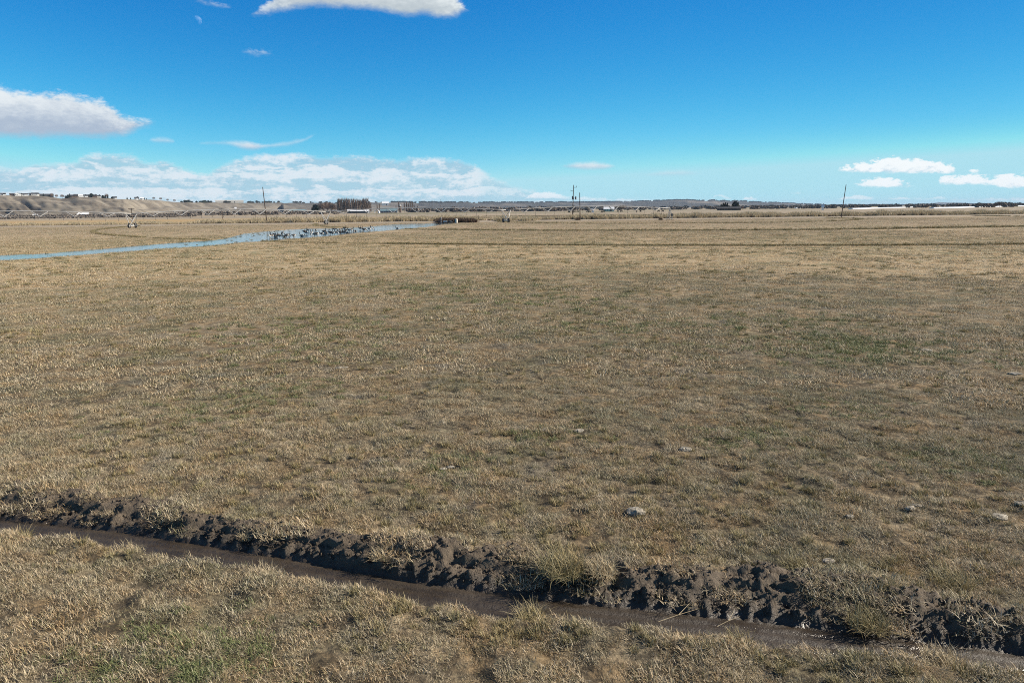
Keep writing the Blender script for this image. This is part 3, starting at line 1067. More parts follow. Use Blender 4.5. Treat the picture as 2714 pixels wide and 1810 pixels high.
# tufts standing in and round the flooded strip
X, Y = band(55, 225, 0.6, R(40))
wm = water_m(X, Y)
A = np.arctan2(X, Y)
patch = np.exp(-((A - az_of(640)) / 0.06) ** 2)
near_e = (wm > -1.2) & (wm < 0.9)
ok = (near_e & (RNG.random(len(X)) < 0.55)) | ((wm > 0) & (RNG.random(len(X)) < 0.22 * patch))
X, Y = X[ok], Y[ok]
sw = 0.8 + 1.2 * RNG.random(len(X))
P3, S3 = np.column_stack([X, Y, np.maximum(ground_z(X, Y), -0.03)]), np.column_stack([sw, sw, sw * 0.7])
PP, SS = np.vstack([P1, P2, P3]), np.vstack([S1, S2, S3])
gx, gs = [], []
for (cx, cy, w, n) in ((2215, 908, 0.9, 110), (2180, 925, 1.5, 120), (2370, 925, 1.6, 120), (1990, 1160, 0.45, 120), (2100, 855, 1.8, 90), (1640, 865, 1.6, 90), (860, 868, 2.2, 130), (800, 925, 1.6, 90),
                       (760, 1030, 1.0, 80), (560, 1095, 1.0, 90), (1430, 800, 2.2, 90), (1460, 1150, 0.5, 60), (480, 1770, 0.5, 130), (1150, 1235, 0.5, 50), (2560, 1230, 0.6, 90), (2240, 1080, 0.7, 60), (1180, 765, 2.6, 90)):
    c0 = at(cx, cy)
    q = RNG.normal(size=(n, 2)) * w * np.array([1.1, 0.8])
    gx.append(np.column_stack([c0[0] + q[:, 0], c0[1] + q[:, 1]]))
    gs.append((0.65 + 0.7 * RNG.random(n)) * np.clip(math.hypot(c0[0], c0[1]) / 16, 0.8, 2.2))
gx, gs = np.vstack(gx), np.concatenate(gs)
cV = variants('fresh_tuft', 4, M['fresh'], n=70, rad_=0.11, l0=0.04, l1=0.12, w=0.010, lean0=0.2, lean1=1.3)
scatter('green_grass', np.column_stack([gx, ground_z(gx[:, 0], gx[:, 1])]), spin(len(gx)), np.column_stack([gs, gs, gs * 0.7]), cV, 4)
scatter('grass_cover', PP, spin(len(PP)), SS, cT, 5)

# mud clods along the churned bank
cK = bpy.data.collections.new('clod_sources')
for i in range(5):
    b = MB()
    r = np.random.default_rng(300 + i)
    vs, fs = [], []
    nu, nv = 7, 5
    for q in range(nv):
        ph = math.pi * q / (nv - 1)
        for k in range(nu):
            a = 2 * math.pi * k / nu
            rr = 0.035 * (0.65 + 0.7 * r.random())
            vs.append((rr * math.sin(ph) * math.cos(a) * 1.3, rr * math.sin(ph) * math.sin(a), rr * math.cos(ph) * 0.7))
    for q in range(nv - 1):
        for k in range(nu):
            fs.append((q * nu + k, (q + 1) * nu + k, (q + 1) * nu + (k + 1) % nu, q * nu + (k + 1) % nu))
    b.add(vs, fs)
    cK.objects.link(bpy.data.objects.new('clod_source', b.mesh('clod', M['mud'])))
X = RNG.random(5000) * 20 - 10
top = y_t(X) - y_c(X)
s_ = HW * 1.25 + (top - HW) * RNG.random(len(X)) ** 1.3
Y = y_c(X) + s_
s = 0.15 + 0.6 * RNG.random(len(X)) ** 4
scatter('mud_clods', np.column_stack([X, Y, ground_z(X, Y) + 0.005]), RNG.random((len(X), 3)) * 6.28, s, cK, 5)

# tall dead weeds beyond the road
cR = variants('reed', 5, M['reed'], n=80, rad_=0.9, l0=0.7, l1=1.9, w=0.10, lean0=0.02, lean1=0.45, droop=0.35)
cS = variants('scrub', 4, M['scrub'], n=110, rad_=0.8, l0=0.5, l1=1.5, w=0.10, lean0=0.02, lean1=0.9, droop=0.3)
pr, sr_, pb, sb_ = [], [], [], []
for _ in range(9500):
    px = RNG.random() * 3300 - 300
    k = vnoise(px / 26.0, 2.2, 81) * 0.6 + vnoise(px / 9.0, 4.1, 82) * 0.4
    gap = 1.0
    if 1262 < px < 1312 or 1424 < px < 1448:
        gap = 0.12
    if RNG.random() > gap * (0.35 + k):
        continue
    d0 = road_d(px)
    d = d0 + 11 + 17 * RNG.random()
    p_ = far(px, d)
    hgt = (0.75 + 0.85 * k) * (0.50 + 0.4 * min(1, max(0, (px - 450) / 300))) * (0.7 + 0.5 * RNG.random())
    if 1250 < px < 1520:
        hgt *= 0.8
    if RNG.random() < 0.42 and d < d0 + 17:  # dark scrub added low among the weeds to deepen their shaded base
        pb.append(p_)
        sb_.append(hgt * 0.62)
    else:
        pr.append(p_)
        sr_.append(hgt)
for _ in range(230):                                 # brown scrub by the pump, and clumps by the third tower
    px = 1160 + 100 * RNG.random() ** 1.2
    pb.append(far(px, 216 + 10 * RNG.random()))
    sb_.append(0.75 + 0.6 * RNG.random())
for cx, w, h in ((1325, 14, 1.1), (1345, 22, 0.9), (1400, 22, 0.95), (1218, 20, 0.6)):
    for _ in range(60):
        pr.append(far(cx + (RNG.random() - .5) * 2 * w, 226 + 14 * RNG.random()))
        sr_.append(h * (0.6 + 0.5 * RNG.random()))
scatter('dead_weeds', pr, spin(len(pr)), np.array(sr_), cR, 5)
scatter('scrub_undergrowth', pb, spin(len(pb)), np.array(sb_), cS, 4)


# brush and tree lines further out, one mass each
def puff(name, mt, n, k=4, up=1.0):
    c = bpy.data.collections.new(name)
    for i in range(k):
        r = np.random.default_rng(500 + i + len(name))
        vs, fs = [], []
        for _ in range(n):
            p_ = r.normal(size=3)
            p_ = p_ / np.linalg.norm(p_) * r.random() ** 0.4
            p_ = np.array([p_[0] * 0.6, p_[1] * 0.6, 0.5 + p_[2] * 0.5 * up])
            a, e = r.normal(size=3) * 0.16, r.normal(size=3) * 0.16
            b = len(vs)
            vs += [tuple(p_ - a), tuple(p_ + e), tuple(p_ + a), tuple(p_ - e)]
            fs.append((b, b + 1, b + 2, b + 3))
        me = mesh_np(name, vs, fs, [mt])
        c.objects.link(bpy.data.objects.new(name + '_source', me))
    return c


cP = puff('brush_puff', M['brush'], 60)
cN = puff('tree_puff', M['needle'], 60)


def line(n, x0, x1, d0, d1, h0, h1, clump=0.4, seed=0, base=None):
    out, s = [], []
    while len(out) < n:
        px = x0 + (x1 - x0) * RNG.random()
        if vnoise(px / 11.0, seed, 90 + seed) < clump and RNG.random() > 0.15:
            continue
        d = d0 + (d1 - d0) * RNG.random()
        p_ = far(px, d)
        if base is not None:
            p_ = base(px)
        out.append(p_)
        h = h0 + (h1 - h0) * RNG.random() ** 1.6
        s.append((h * 1.3, h * 1.3, h))
    return out, s


B1, BS1 = line(2600, -250, 520, 620, 1250, 0.8, 2.4, 0.12, 1)
B2, BS2 = line(380, 480, 900, 760, 1100, 2.0, 4.0, 0.4, 2)
B3, BS3 = line(420, 1080, 1520, 1000, 1500, 3.0, 7.0, 0.35, 3)
B4, BS4 = line(500, 1500, 2760, 1100, 1700, 2.5, 6.0, 0.45, 4)
scatter('brush_undergrowth', np.array(B1 + B2 + B3 + B4), spin(len(B1 + B2 + B3 + B4)), np.array(BS1 + BS2 + BS3 + BS4), cP, 4)
crest = lambda px: hill_pt(px) + np.array([0, -8, -0.5])
T1, TS1 = line(150, 480, 1080, 0, 1, 4, 8, 0.5, 5, crest)
T2, TS2 = line(2600, 1040, 2714, 0, 1, 5, 10, 0.25, 6, crest)
T3, TS3 = line(700, 1050, 2714, 2400, 3600, 4, 9, 0.45, 7)
scatter('distant_treeline', np.array(T1 + T2 + T3), spin(len(T1 + T2 + T3)), np.array(TS1 + TS2 + TS3), cN, 4)


# ------------------------------------------------------------------ big single tufts by the rut, and stones
def big_tuft(px, py, h, w, label, mt, seed, dz=0.0):
    p_ = at(px, py)
    z = float(ground_z(np.array([p_[0]]), np.array([p_[1]]))[0]) + dz
    me = blade_mesh('grass_tuft', int(430 * (w / 0.15) ** 1.2), w, h * 0.35, h, 0.0062, 0.05, 1.25, 3, seed=seed, droop=0.9)
    me.materials.append(mt)
    o = link('grass_tuft', me, None, (p_[0], p_[1], z))
    return tag(o, label, 'grass tuft', 'large grass tufts along the wheel rut')


big_tuft(1490, 1525, 0.36, 0.26, 'largest olive grass tuft, overhanging the far bank of the muddy rut', M['greenblade'], 1, 0.05)
big_tuft(1592, 1532, 0.26, 0.15, 'straw tuft on the rut bank just right of the largest tuft', M['reed'], 2, 0.04)
big_tuft(1408, 1612, 0.26, 0.15, 'green-tipped tuft standing on the near lip of the rut', M['greenblade'], 3, 0.02)
big_tuft(2305, 1640, 0.30, 0.19, 'dark green tuft low in the muddy bank towards the right', M['greenblade'], 4, 0.02)
big_tuft(2345, 1575, 0.18, 0.10, 'small olive tuft on the mud above the dark green tuft', M['greenblade'], 5)
big_tuft(2520, 1545, 0.22, 0.22, 'wide green tuft at the top edge of the mud on the right', M['greenblade'], 6)
big_tuft(2110, 1505, 0.16, 0.16, 'green tuft behind the churned mud, beside a pale stone', M['greenblade'], 7)
big_tuft(42, 1405, 0.22, 0.16, 'yellow-green tuft on the near lip at the left end of the rut', M['greenblade'], 8)
big_tuft(655, 1415, 0.17, 0.09, 'lone pale tuft growing in the mud of the left bank', M['reed'], 9)
big_tuft(1005, 1480, 0.17, 0.10, 'pale straw tuft hanging over the middle of the mud bank', M['reed'], 10, 0.03)
big_tuft(690, 1512, 0.20, 0.16, 'orange-straw tuft on the near lip left of centre', M['reed'], 11)
big_tuft(330, 1440, 0.16, 0.18, 'dry pale tuft on the near lip where the rut curves left', M['reed'], 12)
big_tuft(1960, 1672, 0.20, 0.14, 'green tuft on the near lip between the centre and the right corner', M['greenblade'], 13)
big_tuft(2510, 1725, 0.26, 0.20, 'golden tuft on the near lip in the lower right corner', M['reed'], 14)


def stone(px, py, w, h, label, seed, n=1):
    w, h = w * 0.72, h * 0.8
    p_ = at(px, py)
    z = float(ground_z(np.array([p_[0]]), np.array([p_[1]]))[0])
    r = np.random.default_rng(seed)
    b = MB()
    for q_ in range(n):
        ox, oy = ((q_ - (n - 1) / 2) * w / n * 1.05, r.normal() * w * 0.08) if n > 1 else (0, 0)
        nu, nv = 14, 8
        k = 1.0 / n ** 0.8
        vs, fs = [], []
        sx_, sy_ = r.random() * 9, r.random() * 9
        for q in range(nv):
            ph = math.pi * q / (nv - 1)
            for u in range(nu):
                a = 2 * math.pi * u / nu
                rr = 0.6 + 0.8 * float(fbm(math.cos(a) * 1.6 + sx_, math.sin(a) * 1.6 + sy_ + ph * 1.3, 3, seed))
                vs.append((ox + w / 2 * k * rr * math.sin(ph) ** 0.7 * math.cos(a), oy + w * 0.34 * k * rr * math.sin(ph) ** 0.7 * math.sin(a), h * (0.35 + 0.62 * rr * math.cos(ph))))
        for q in range(nv - 1):
            for u in range(nu):
                fs.append((q * nu + u, (q + 1) * nu + u, (q + 1) * nu + (u + 1) % nu, q * nu + (u + 1) % nu))
        b.add(vs, fs)
    o = link('stone', b.mesh('stone', M['rock']), None, (p_[0], p_[1], z - 0.01), r.random() - 0.5)
    o.scale = (1, 1, 0.62)
    tag(o, label, 'stone', 'pale stones lying in the grass')


stone(1685, 1362, 0.38, 0.17, 'largest pale pitted stone, in the grass above the mud right of centre', 1)
stone(1172, 1234, 0.46, 0.07, 'broken row of small pale stones in the grass near the middle', 2, 3)
stone(1440, 1140, 0.34, 0.07, 'low flat pale stone beside a dark green patch, left of its twin', 3)
stone(1535, 1143, 0.28, 0.09, 'low flat pale stone beside a dark green patch, right of its twin', 4)
stone(1815, 1193, 0.30, 0.13, 'upright pale stone with a dark hollow before it', 5)
stone(2250, 1380, 0.16, 0.07, 'small buff stone in the grass above the right half of the mud', 6)
stone(2645, 1376, 0.34, 0.08, 'wide whitish stone in the grass near the right edge', 7)
stone(2706, 1345, 0.26, 0.10, 'pale stone half cut off by the right edge of the view', 8)
stone(2420, 1350, 0.36, 0.07, 'slanting grey stone in a dark patch right of the small buff stone', 9, 2)
stone(2195, 1488, 0.22, 0.08, 'smooth buff stone right where the grass meets the mud', 10)
stone(1680, 925, 0.5, 0.08, 'flat pale stone half way up the field beside a dark tuft', 11)
stone(2455, 928, 0.5, 0.10, 'light stone by the green streak on the right of the field', 12)
stone(965, 950, 0.5, 0.09, 'pale stone half way up the field left of centre, higher of two', 13)
stone(905, 972, 0.5, 0.08, 'pale stone half way up the field left of centre, lower of two', 14)
stone(2690, 992, 0.5, 0.10, 'light stone half way up the field at the right edge', 15)

# loose dead stalks by the rut
for (x0, y0, x1, y1, hz_, lb) in ((1745, 1655, 1850, 1628, 0.05, 'pale dry stalk lying on the near lip of the rut, forked end up'),
                                  (1900, 1668, 1960, 1652, 0.06, 'short pale dry stalk beside the green tuft on the near lip')):
    a_, b_ = at(x0, y0), at(x1, y1)
    mb = MB()
    mid = (a_ + b_) / 2 + np.array([0, 0, hz_])
    mb.path([a_ + [0, 0, 0.03], mid, b_ + [0, 0, hz_ * 1.2]], [0.003, 0.0025, 0.0015], 5)
    mb.path([mid, mid + (b_ - a_) * 0.3 + np.array([0, 0.05, 0.06])], [0.004, 0.002], 4)
    o = link('dry_stalk', mb.mesh('dry_stalk', M['reed']))
    tag(o, lb, 'stalk', 'dead stalks by the rut')


# ------------------------------------------------------------------ centre-pivot sprinkler
T = [at(352, 605)[:2], at(865, 595.5)[:2], at(1341, 590)[:2], PIV]
tz = [0, 0, 0.0, 0]
d01 = (T[0] - T[1])
T0 = T[0] + d01 / np.linalg.norm(d01) * 53
TW = [T0] + T
PH_ = 3.65
pivot = thing('irrigation_pivot', 'long galvanised centre-pivot sprinkler on wheeled towers across the field', 'sprinkler', (T[3][0], T[3][1], 0))
OFF = np.array([T[3][0], T[3][1], 0])


def w3(p2, z):
    return np.array([p2[0], p2[1], z])


hose_b = MB()
hose_b.tube((0, 0, 0), (0, 0, -1.75), 0.028, n=5)
hose_b.tube((0, 0, -1.75), (0, 0, -1.95), 0.055, n=5)
hose_me = hose_b.mesh('drop_hose', M['hose'])
for k in range(4):
    A0, A1 = TW[k], TW[k + 1]
    L = np.linalg.norm(A1 - A0)
    u = (A1 - A0) / L
    nrm = np.array([-u[1], u[0]])

    def pipe(f):
        return w3(A0 + u * L * f, PH_ + 0.85 * math.sin(math.pi * f)) - OFF
    fs = np.linspace(0, 1, 17)
    b = MB()
    b.path([pipe(f) for f in fs], 0.115, 7)
    link('span_pipe', b.mesh('span_pipe', M['steel'], True), pivot)
    nodes = [(i + 0.75) / 7.5 for i in range(7)]
    half = 0.022 * 54 / L
    rod = MB()
    low = {-1: [pipe(0.004) + [0, 0, -0.1]], 1: [pipe(0.004) + [0, 0, -0.1]]}
    for f in nodes:
        drop = 0.55 + 0.75 * math.sin(math.pi * f) ** 0.6
        br = MB()
        for sd_ in (-1, 1):
            ap = pipe(f) + np.array([nrm[0] * 0.62 * sd_, nrm[1] * 0.62 * sd_, -drop])
            low[sd_].append(ap)
            br.tube(pipe(f - half * 1.5), ap, 0.085, n=5)
            br.tube(pipe(f + half * 1.5), ap, 0.085, n=5)
        br.tube(low[-1][-1], low[1][-1], 0.045, n=5)
        link('brace', br.mesh('brace', M['steel']), pivot)
    for sd_ in (-1, 1):
        low[sd_].append(pipe(0.996) + [0, 0, -0.1])
        rod = MB()
        rod.path(low[sd_], 0.014, 4)
        link('truss_rod', rod.mesh('truss_rod', M['steel']), pivot)
    for i in range(1, 18):
        f = i / 18
        link('drop_hose', hose_me, pivot, pipe(f) + [0, 0, -0.05])


def tower(k, turn=0.0):
    p_ = TW[k]
    u = (TW[min(k + 1, 4)] - TW[k])
    u = u / np.linalg.norm(u)
    a = math.atan2(u[1], u[0])
    t = link('tower', None, pivot, w3(p_, 0) - OFF, a + turn)
    wb = 2.05                      # half the wheelbase, along local y
    b = MB()
    b.box((0, 0, 0.66), (0.22, 2 * wb, 0.20))
    b.box((0, 0.0, 0.84), (0.34, 0.5, 0.28))
    link('base_beam', b.mesh('base_beam', M['steel']), t)
    for sy in (-1, 1):
        for sx_ in (-1, 1):
            b = MB()
            b.tube((0, sy * wb * 0.85, 0.72), (sx_ * 1.35, 0.12 * sy, PH_ - 0.08), 0.09, 0.08, 6)
            link('leg', b.mesh('leg', M['steel']), t)
        wv_, wfc = [], []
        prof_ = [(0.30, -0.12), (0.60, -0.15), (0.68, -0.10), (0.68, 0.10), (0.60, 0.15), (0.30, 0.12)]
        n = 18
        for q in range(n):
            th = 2 * math.pi * q / n
            rr = 1.03 if q % 2 else 0.98
            for (r_, o_) in prof_:
                wv_.append((r_ * rr * math.cos(th) if False else o_, r_ * rr * math.cos(th), r_ * rr * math.sin(th)))
        for q in range(n):
            for i in range(5):
                wfc.append((q * 6 + i, ((q + 1) % n) * 6 + i, ((q + 1) % n) * 6 + i + 1, q * 6 + i + 1))
        b = MB().add(wv_, wfc)
        b.tube((-0.08, 0, 0), (0.08, 0, 0), 0.31, n=12, mi=1)
        link('wheel', b.mesh('wheel', [M['tyre'], M['steel']]), t, (0, sy * wb, 0.66))
        b = MB()
        b.box((0.26 * sy, 0, 0), (0.32, 0.34, 0.36))
        link('gearbox', b.mesh('gearbox', M['steel']), t, (0, sy * wb, 0.66))
    b = MB()
    b.tube((-1.0, 0, 1.75), (1.0, 0, 1.75), 0.035, n=5)
    b.tube((0, -wb * 0.45, 2.1), (0, wb * 0.45, 2.1), 0.035, n=5)
    link('cross_strut', b.mesh('cross_strut', M['steel']), t)


tower(0)
tower(1, -0.35)
tower(2)
tower(3)
pt = link('pivot_point', None, pivot, (0, 0, 0))
for sx_ in (-1, 1):
    for sy in (-1, 1):
        b = MB()
        b.tube((sx_ * 0.85, sy * 0.85, 0.15), (sx_ * 0.15, sy * 0.15, PH_ - 0.3), 0.05, n=5)
        link('leg', b.mesh('leg', M['steel']), pt)
b = MB()
b.tube((0, 0, 0.1), (0, 0, PH_ + 0.05), 0.11, n=8)
link('riser_pipe', b.mesh('riser_pipe', M['steel']), pt)
for z in (0.8, 1.5, 2.2, 2.9):
    k = 0.85 - (z - 0.15) / (PH_ - 0.45) * 0.7
    b = MB()
    for (x0, y0, x1, y1) in ((-k, -k, k, -k), (k, -k, k, k), (k, k, -k, k), (-k, k, -k, -k)):
        b.tube((x0, y0, z), (x1, y1, z), 0.03, n=4)
    link('cross_strut', b.mesh('cross_strut', M['steel']), pt)
b = MB()
b.box((0.5, -0.75, 1.55), (0.5, 0.3, 0.8))
link('control_box', b.mesh('control_box', M['darkmetal']), pt)
b = MB()
b.box((0, 0, 0.09), (2.4, 2.4, 0.22))
link('concrete_pad', b.mesh('concrete_pad', M['road']), pt)


# ------------------------------------------------------------------ utility poles
def pole(px, pby, ptx, pty, dist, label, kit=False, r=0.17):
    base = far(px, dist)
    zt = zof(ptx, pty, dist)
    tp = far(ptx, dist, zt) - base
    t = thing('utility_pole', label, 'utility pole', base, 0, 'wooden utility poles along the road')
    b = MB()
    b.path([(0, 0, -0.3), tuple(tp * 0.5), tuple(tp)], [r, r * 0.85, r * 0.66], 8)
    link('shaft', b.mesh('shaft', M['wood']), t)
    if kit:
        d = tp / np.linalg.norm(tp)

        def on(z):
            return d * (z / d[2])
        h = tp[2]
        b = MB()
        b.tube(on(h - 0.7), on(h - 0.7) + np.array([1.15, 0, 0.05]), 0.07, n=5)
        b.tube(on(h - 0.7) + np.array([1.1, 0, 0.05]), on(h - 0.7) + np.array([1.1, 0, 0.6]), 0.07, 0.05, 6)
        link('crossarm', b.mesh('crossarm', M['wood']), t)
        b = MB()
        b.tube(on(h - 1.95), on(h - 1.95) + np.array([-0.95, 0, 0]), 0.07, n=5)
        b.tube(on(h - 1.95) + np.array([-0.9, 0, 0]), on(h - 1.95) + np.array([-0.9, 0, 0.45]), 0.07, 0.05, 6)
        link('crossarm', b.mesh('crossarm', M['wood']), t)
        b = MB()
        b.tube(tp, tp + np.array([0, 0, 0.35]), 0.06, 0.03, 6)
        link('insulator', b.mesh('insulator', M['darkmetal']), t)
        for ox, rr, hh in ((-0.12, 0.36, 1.25), (0.92, 0.26, 1.05)):
            b = MB()
            c0 = on(h - 5.0)
            b.tube(c0 + np.array([ox, -0.35, 0]), c0 + np.array([ox, -0.35, hh]), rr, n=10)
            b.tube(c0 + np.array([ox, -0.35, hh]), c0 + np.array([ox, -0.35, hh + 0.3]), 0.09, 0.05, 6)
            if ox > 0.5:
                b.tube(c0 + np.array([0.1, -0.1, 0.55]), c0 + np.array([ox, -0.35, 0.55]), 0.05, n=5)
            link('transformer', b.mesh('transformer', M['darkmetal']), t)
    return t


pole(1517.2, 575, 1520, 491.5, 262, 'tall wooden pole with transformer cans and short crossarms', True)
pole(1538, 584, 1536, 510.5, 236, 'short bare pole with a bush at its foot, beside the transformer pole', r=0.16)
pole(705.5, 591, 700.7, 495.6, 243, 'bare leaning pole mirrored in the flooded strip', r=0.16)
pole(2231.8, 574, 2238.3, 489.2, 266, 'bare pole leaning right, alone on the right of the road', r=0.15)


def far_pole(px, pty, dist, label, armw=1.6):
    z = zof(px, pty, dist)
    t = thing('utility_pole', label, 'utility pole', far(px, dist), 0, 'small distant poles with crossarms')
    b = MB()
    b.tube((0, 0, -0.2), (0, 0, z), 0.2, 0.14, 6)
    link('shaft', b.mesh('shaft', M['wood']), t)
    b = MB()
    b.box((0, 0, z - 0.3), (armw * 2, 0.16, 0.2))
    link('crossarm', b.mesh('crossarm', M['wood']), t)


far_pole(349, 551.5, 420, 'small far pole with a T crossarm above the left sprinkler tower')
far_pole(588, 551.5, 430, 'small far pole with a T crossarm beyond the left field')
far_pole(1168, 528, 1500, 'thin far pole on the skyline right of the poplars', 1.2)


# ------------------------------------------------------------------ pump station by the water
pd = 214.0
o = thing('water_tank', 'cream upright water tank at the far end of the flooded strip', 'tank', far(1208.5, pd))
b = MB()
b.path([(0, 0, 0), (0, 0, 1.02), (0, 0, 1.16), (0, 0, 1.22)], [0.42, 0.42, 0.36, 0.16], 14)
link('tank_body', b.mesh('tank_body', M['cream'], False), o)
b = MB()
b.tube((0, 0, 0.78), (0, 0, 0.83), 0.44, n=14)
link('band', b.mesh('band', M['darkmetal']), o)
b = MB()
b.tube((0, 0, 1.21), (0, 0, 1.28), 0.14, n=10)
link('lid', b.mesh('lid', M['darkmetal']), o)
o = thing('pump_unit', 'white pump housing low beside the water, left of the cream tank', 'pump', far(1179, pd - 1))
b = MB()
b.box((0, 0, 0.52), (1.15, 0.6, 0.30), taper=0.9)
link('housing', b.mesh('housing', M['white']), o)
b = MB()
for x in (-0.45, 0.45):
    b.box((x, 0, 0.19), (0.12, 0.5, 0.38))
link('skid', b.mesh('skid', M['darkmetal']), o)
b = MB()
b.path([(0.55, 0, 0.45), (1.0, 0, 0.5), (1.5, 0.2, 0.55), (2.1, 0.5, 0.3)], 0.10, 7)
link('pipe', b.mesh('pipe', M['darkmetal']), o)
o = thing('pump_motor', 'dark drum-shaped motor between the white pump and the cream tank', 'pump', far(1193, pd))
b = MB()
b.tube((0, 0, 0), (0, 0, 0.55), 0.42, n=10)
link('drum', b.mesh('drum', M['darkmetal']), o)
b = MB()
b.tube((0, 0, 0.55), (0, 0, 0.95), 0.22, n=8)
link('cap', b.mesh('cap', M['tyre']), o)
o = thing('standpipe', 'dark upright pipes left of the white pump housing', 'pipe', far(1165, pd - 1))
for x in (-0.28, 0.05, 0.35):
    b = MB()
    b.path([(x, 0, 0), (x, 0, 1.1 + x), (x + 0.15, 0, 1.4 + x)], 0.085, 7)
    link('riser', b.mesh('riser', M['darkmetal'] if x < 0.2 else M['white']), o)
for px, y0, lb in ((1269, 571, 'dark stubby fence post at the gap in the weeds'), (1228, 584, 'short fence post right of the cream tank')):
    d = 219
    o = thing('fence_post', lb, 'post', far(px, d), 0, 'posts near the pump')
    z = zof(px, y0, d)
    b = MB()
    b.tube((0, 0, -0.1), (0, 0, z), 0.11, 0.09, 7)
    link('post', b.mesh('post', M['wood']), o)
    if px == 1269:
        b = MB()
        b.tube((-1.9, 0, z - 0.25), (0, 0, z - 0.2), 0.05, n=5)
        link('rail', b.mesh('rail', M['wood']), o)

# bush at the foot of the short pole, and two more along the road
for px, d, s, mt, lb in ((1531, 231, 1.0, 'scrub', 'dark round bush at the foot of the short bare pole'),
                         (1752, 232, 0.75, 'scrub', 'low dark bush left of the pivot point'),
                         (2265, 250, 0.35, 'scrub', 'tiny dark bush on the field edge below the leaning pole')):
    me = blade_mesh('bush', 420, 0.75 * s, 0.5 * s, 1.7 * s, 0.06, 0.05, 1.2, 2, seed=int(px), droop=0.5)
    me.materials.append(M[mt])
    tag(link('bush', me, None, far(px, d)), lb, 'bush', 'bushes along the road edge')


# ------------------------------------------------------------------ geese
def goose_meshes():
    out = []
    for pose in range(4):
        b = MB()
        n, rings = 8, 7
        up = 0.33 if pose < 3 else 0.10
        xs = np.linspace(-0.36, 0.30, rings)
        rs = [0.03, 0.11, 0.16, 0.175, 0.155, 0.11, 0.04]
        vs, fs, mi = [], [], []
        for x, r_ in zip(xs, rs):
            for k in range(n):
                a = 2 * math.pi * k / n
                vs.append((x, r_ * 0.85 * math.sin(a), up + 0.03 * (x < -0.2) + r_ * math.cos(a)))
        for i in range(rings - 1):
            for k in range(n):
                fs.append((i * n + k, i * n + (k + 1) % n, (i + 1) * n + (k + 1) % n, (i + 1) * n + k))
                low_ = (k in (2, 3, 4, 5)) and i < 3
                mi.append(2 if low_ or (i == 0) else (2 if (i >= 4 and k in (2, 3, 4, 5)) else 1))
        base = len(b.v)
        b.v += vs
        b.f += fs
        b.mi += mi
        if pose in (0, 1, 3):
            nk = [(0.24, 0, up + 0.06), (0.36, 0, up + 0.22), (0.35 + 0.02 * pose, 0, up + 0.40), (0.38, 0, up + 0.48)]
        else:
            nk = [(0.24, 0, up + 0.04), (0.42, 0, up - 0.02), (0.55, 0, up - 0.18), (0.60, 0, up - 0.28)]
        b.path(nk, [0.07, 0.042, 0.038, 0.045], 6, 0)
        hx = nk[-1]
        b.path([(hx[0] - 0.04, 0, hx[2]), (hx[0] + 0.04, 0, hx[2] + 0.015), (hx[0] + 0.09, 0, hx[2]), (hx[0] + 0.16, 0, hx[2] - 0.015)], [0.035, 0.052, 0.034, 0.012], 6, 0)
        b.box((hx[0] + 0.02, 0, hx[2] - 0.01), (0.035, 0.108, 0.05), mi=2)
        b.box((-0.40, 0, up + 0.06), (0.14, 0.12, 0.03), mi=0)
        if pose < 3:
            for sy in (-0.06, 0.06):
                b.tube((0.0, sy, -0.02), (0.02, sy, up - 0.08), 0.018, n=4, mi=0)
        out.append(b.mesh('goose', [M['gooseblack'], M['goosebrown'], M['goosewhite']]))
    return out


GM = goose_meshes()
GA = [(545, 465), (600, 460), (655, 440), (690, 455), (740, 445), (800, 470), (870, 385), (930, 445), (985, 455), (1040, 450), (1165, 455), (1375, 430),
      (1440, 350), (1490, 380), (1540, 310), (1600, 355), (1640, 380), (1700, 420), (1735, 310), (1760, 370), (1890, 410), (1940, 350)]
GB = [(0, 345), (50, 350), (150, 380), (215, 395), (265, 280), (310, 320), (345, 385), (395, 310), (415, 365), (465, 320), (520, 260), (530, 370), (560, 310),
      (600, 355), (640, 310), (705, 300), (770, 345), (805, 300), (925, 260), (975, 265), (1020, 290), (1045, 250), (1160, 270), (1190, 275), (1260, 265), (1890, 235)]
gp = [(660 + u / 9.796, 580 + v / 9.796) for u, v in GA] + [(860 + u / 9.796, 580 + v / 9.796) for u, v in GB]
for i, (px, py) in enumerate(gp):
    p_ = at(px, py + 2.6)
    lab = 'canada goose wading in the water left of the second tower' if px < 868 else 'canada goose wading in the water right of the second tower'
    grp = 'geese left of the second tower' if px < 868 else 'geese right of the second tower'
    if px > 1040:
        lab, grp = 'lone goose at the water edge far right of the flock', None
    how, grp_ = (('standing with neck raised', 'upright'), ('standing alert with neck raised', 'alert'), ('feeding with its head down', 'feeding'), ('sitting low in the water', 'sitting'))[i % 4]
    if grp:
        lab, grp = lab.replace('wading', how), grp_ + ' ' + grp
    o = link('goose', GM[i % 4], None, (p_[0], p_[1], -0.01), RNG.random() * 6.28, 1.0 + 0.15 * RNG.random())
    tag(o, lab, 'goose', grp)


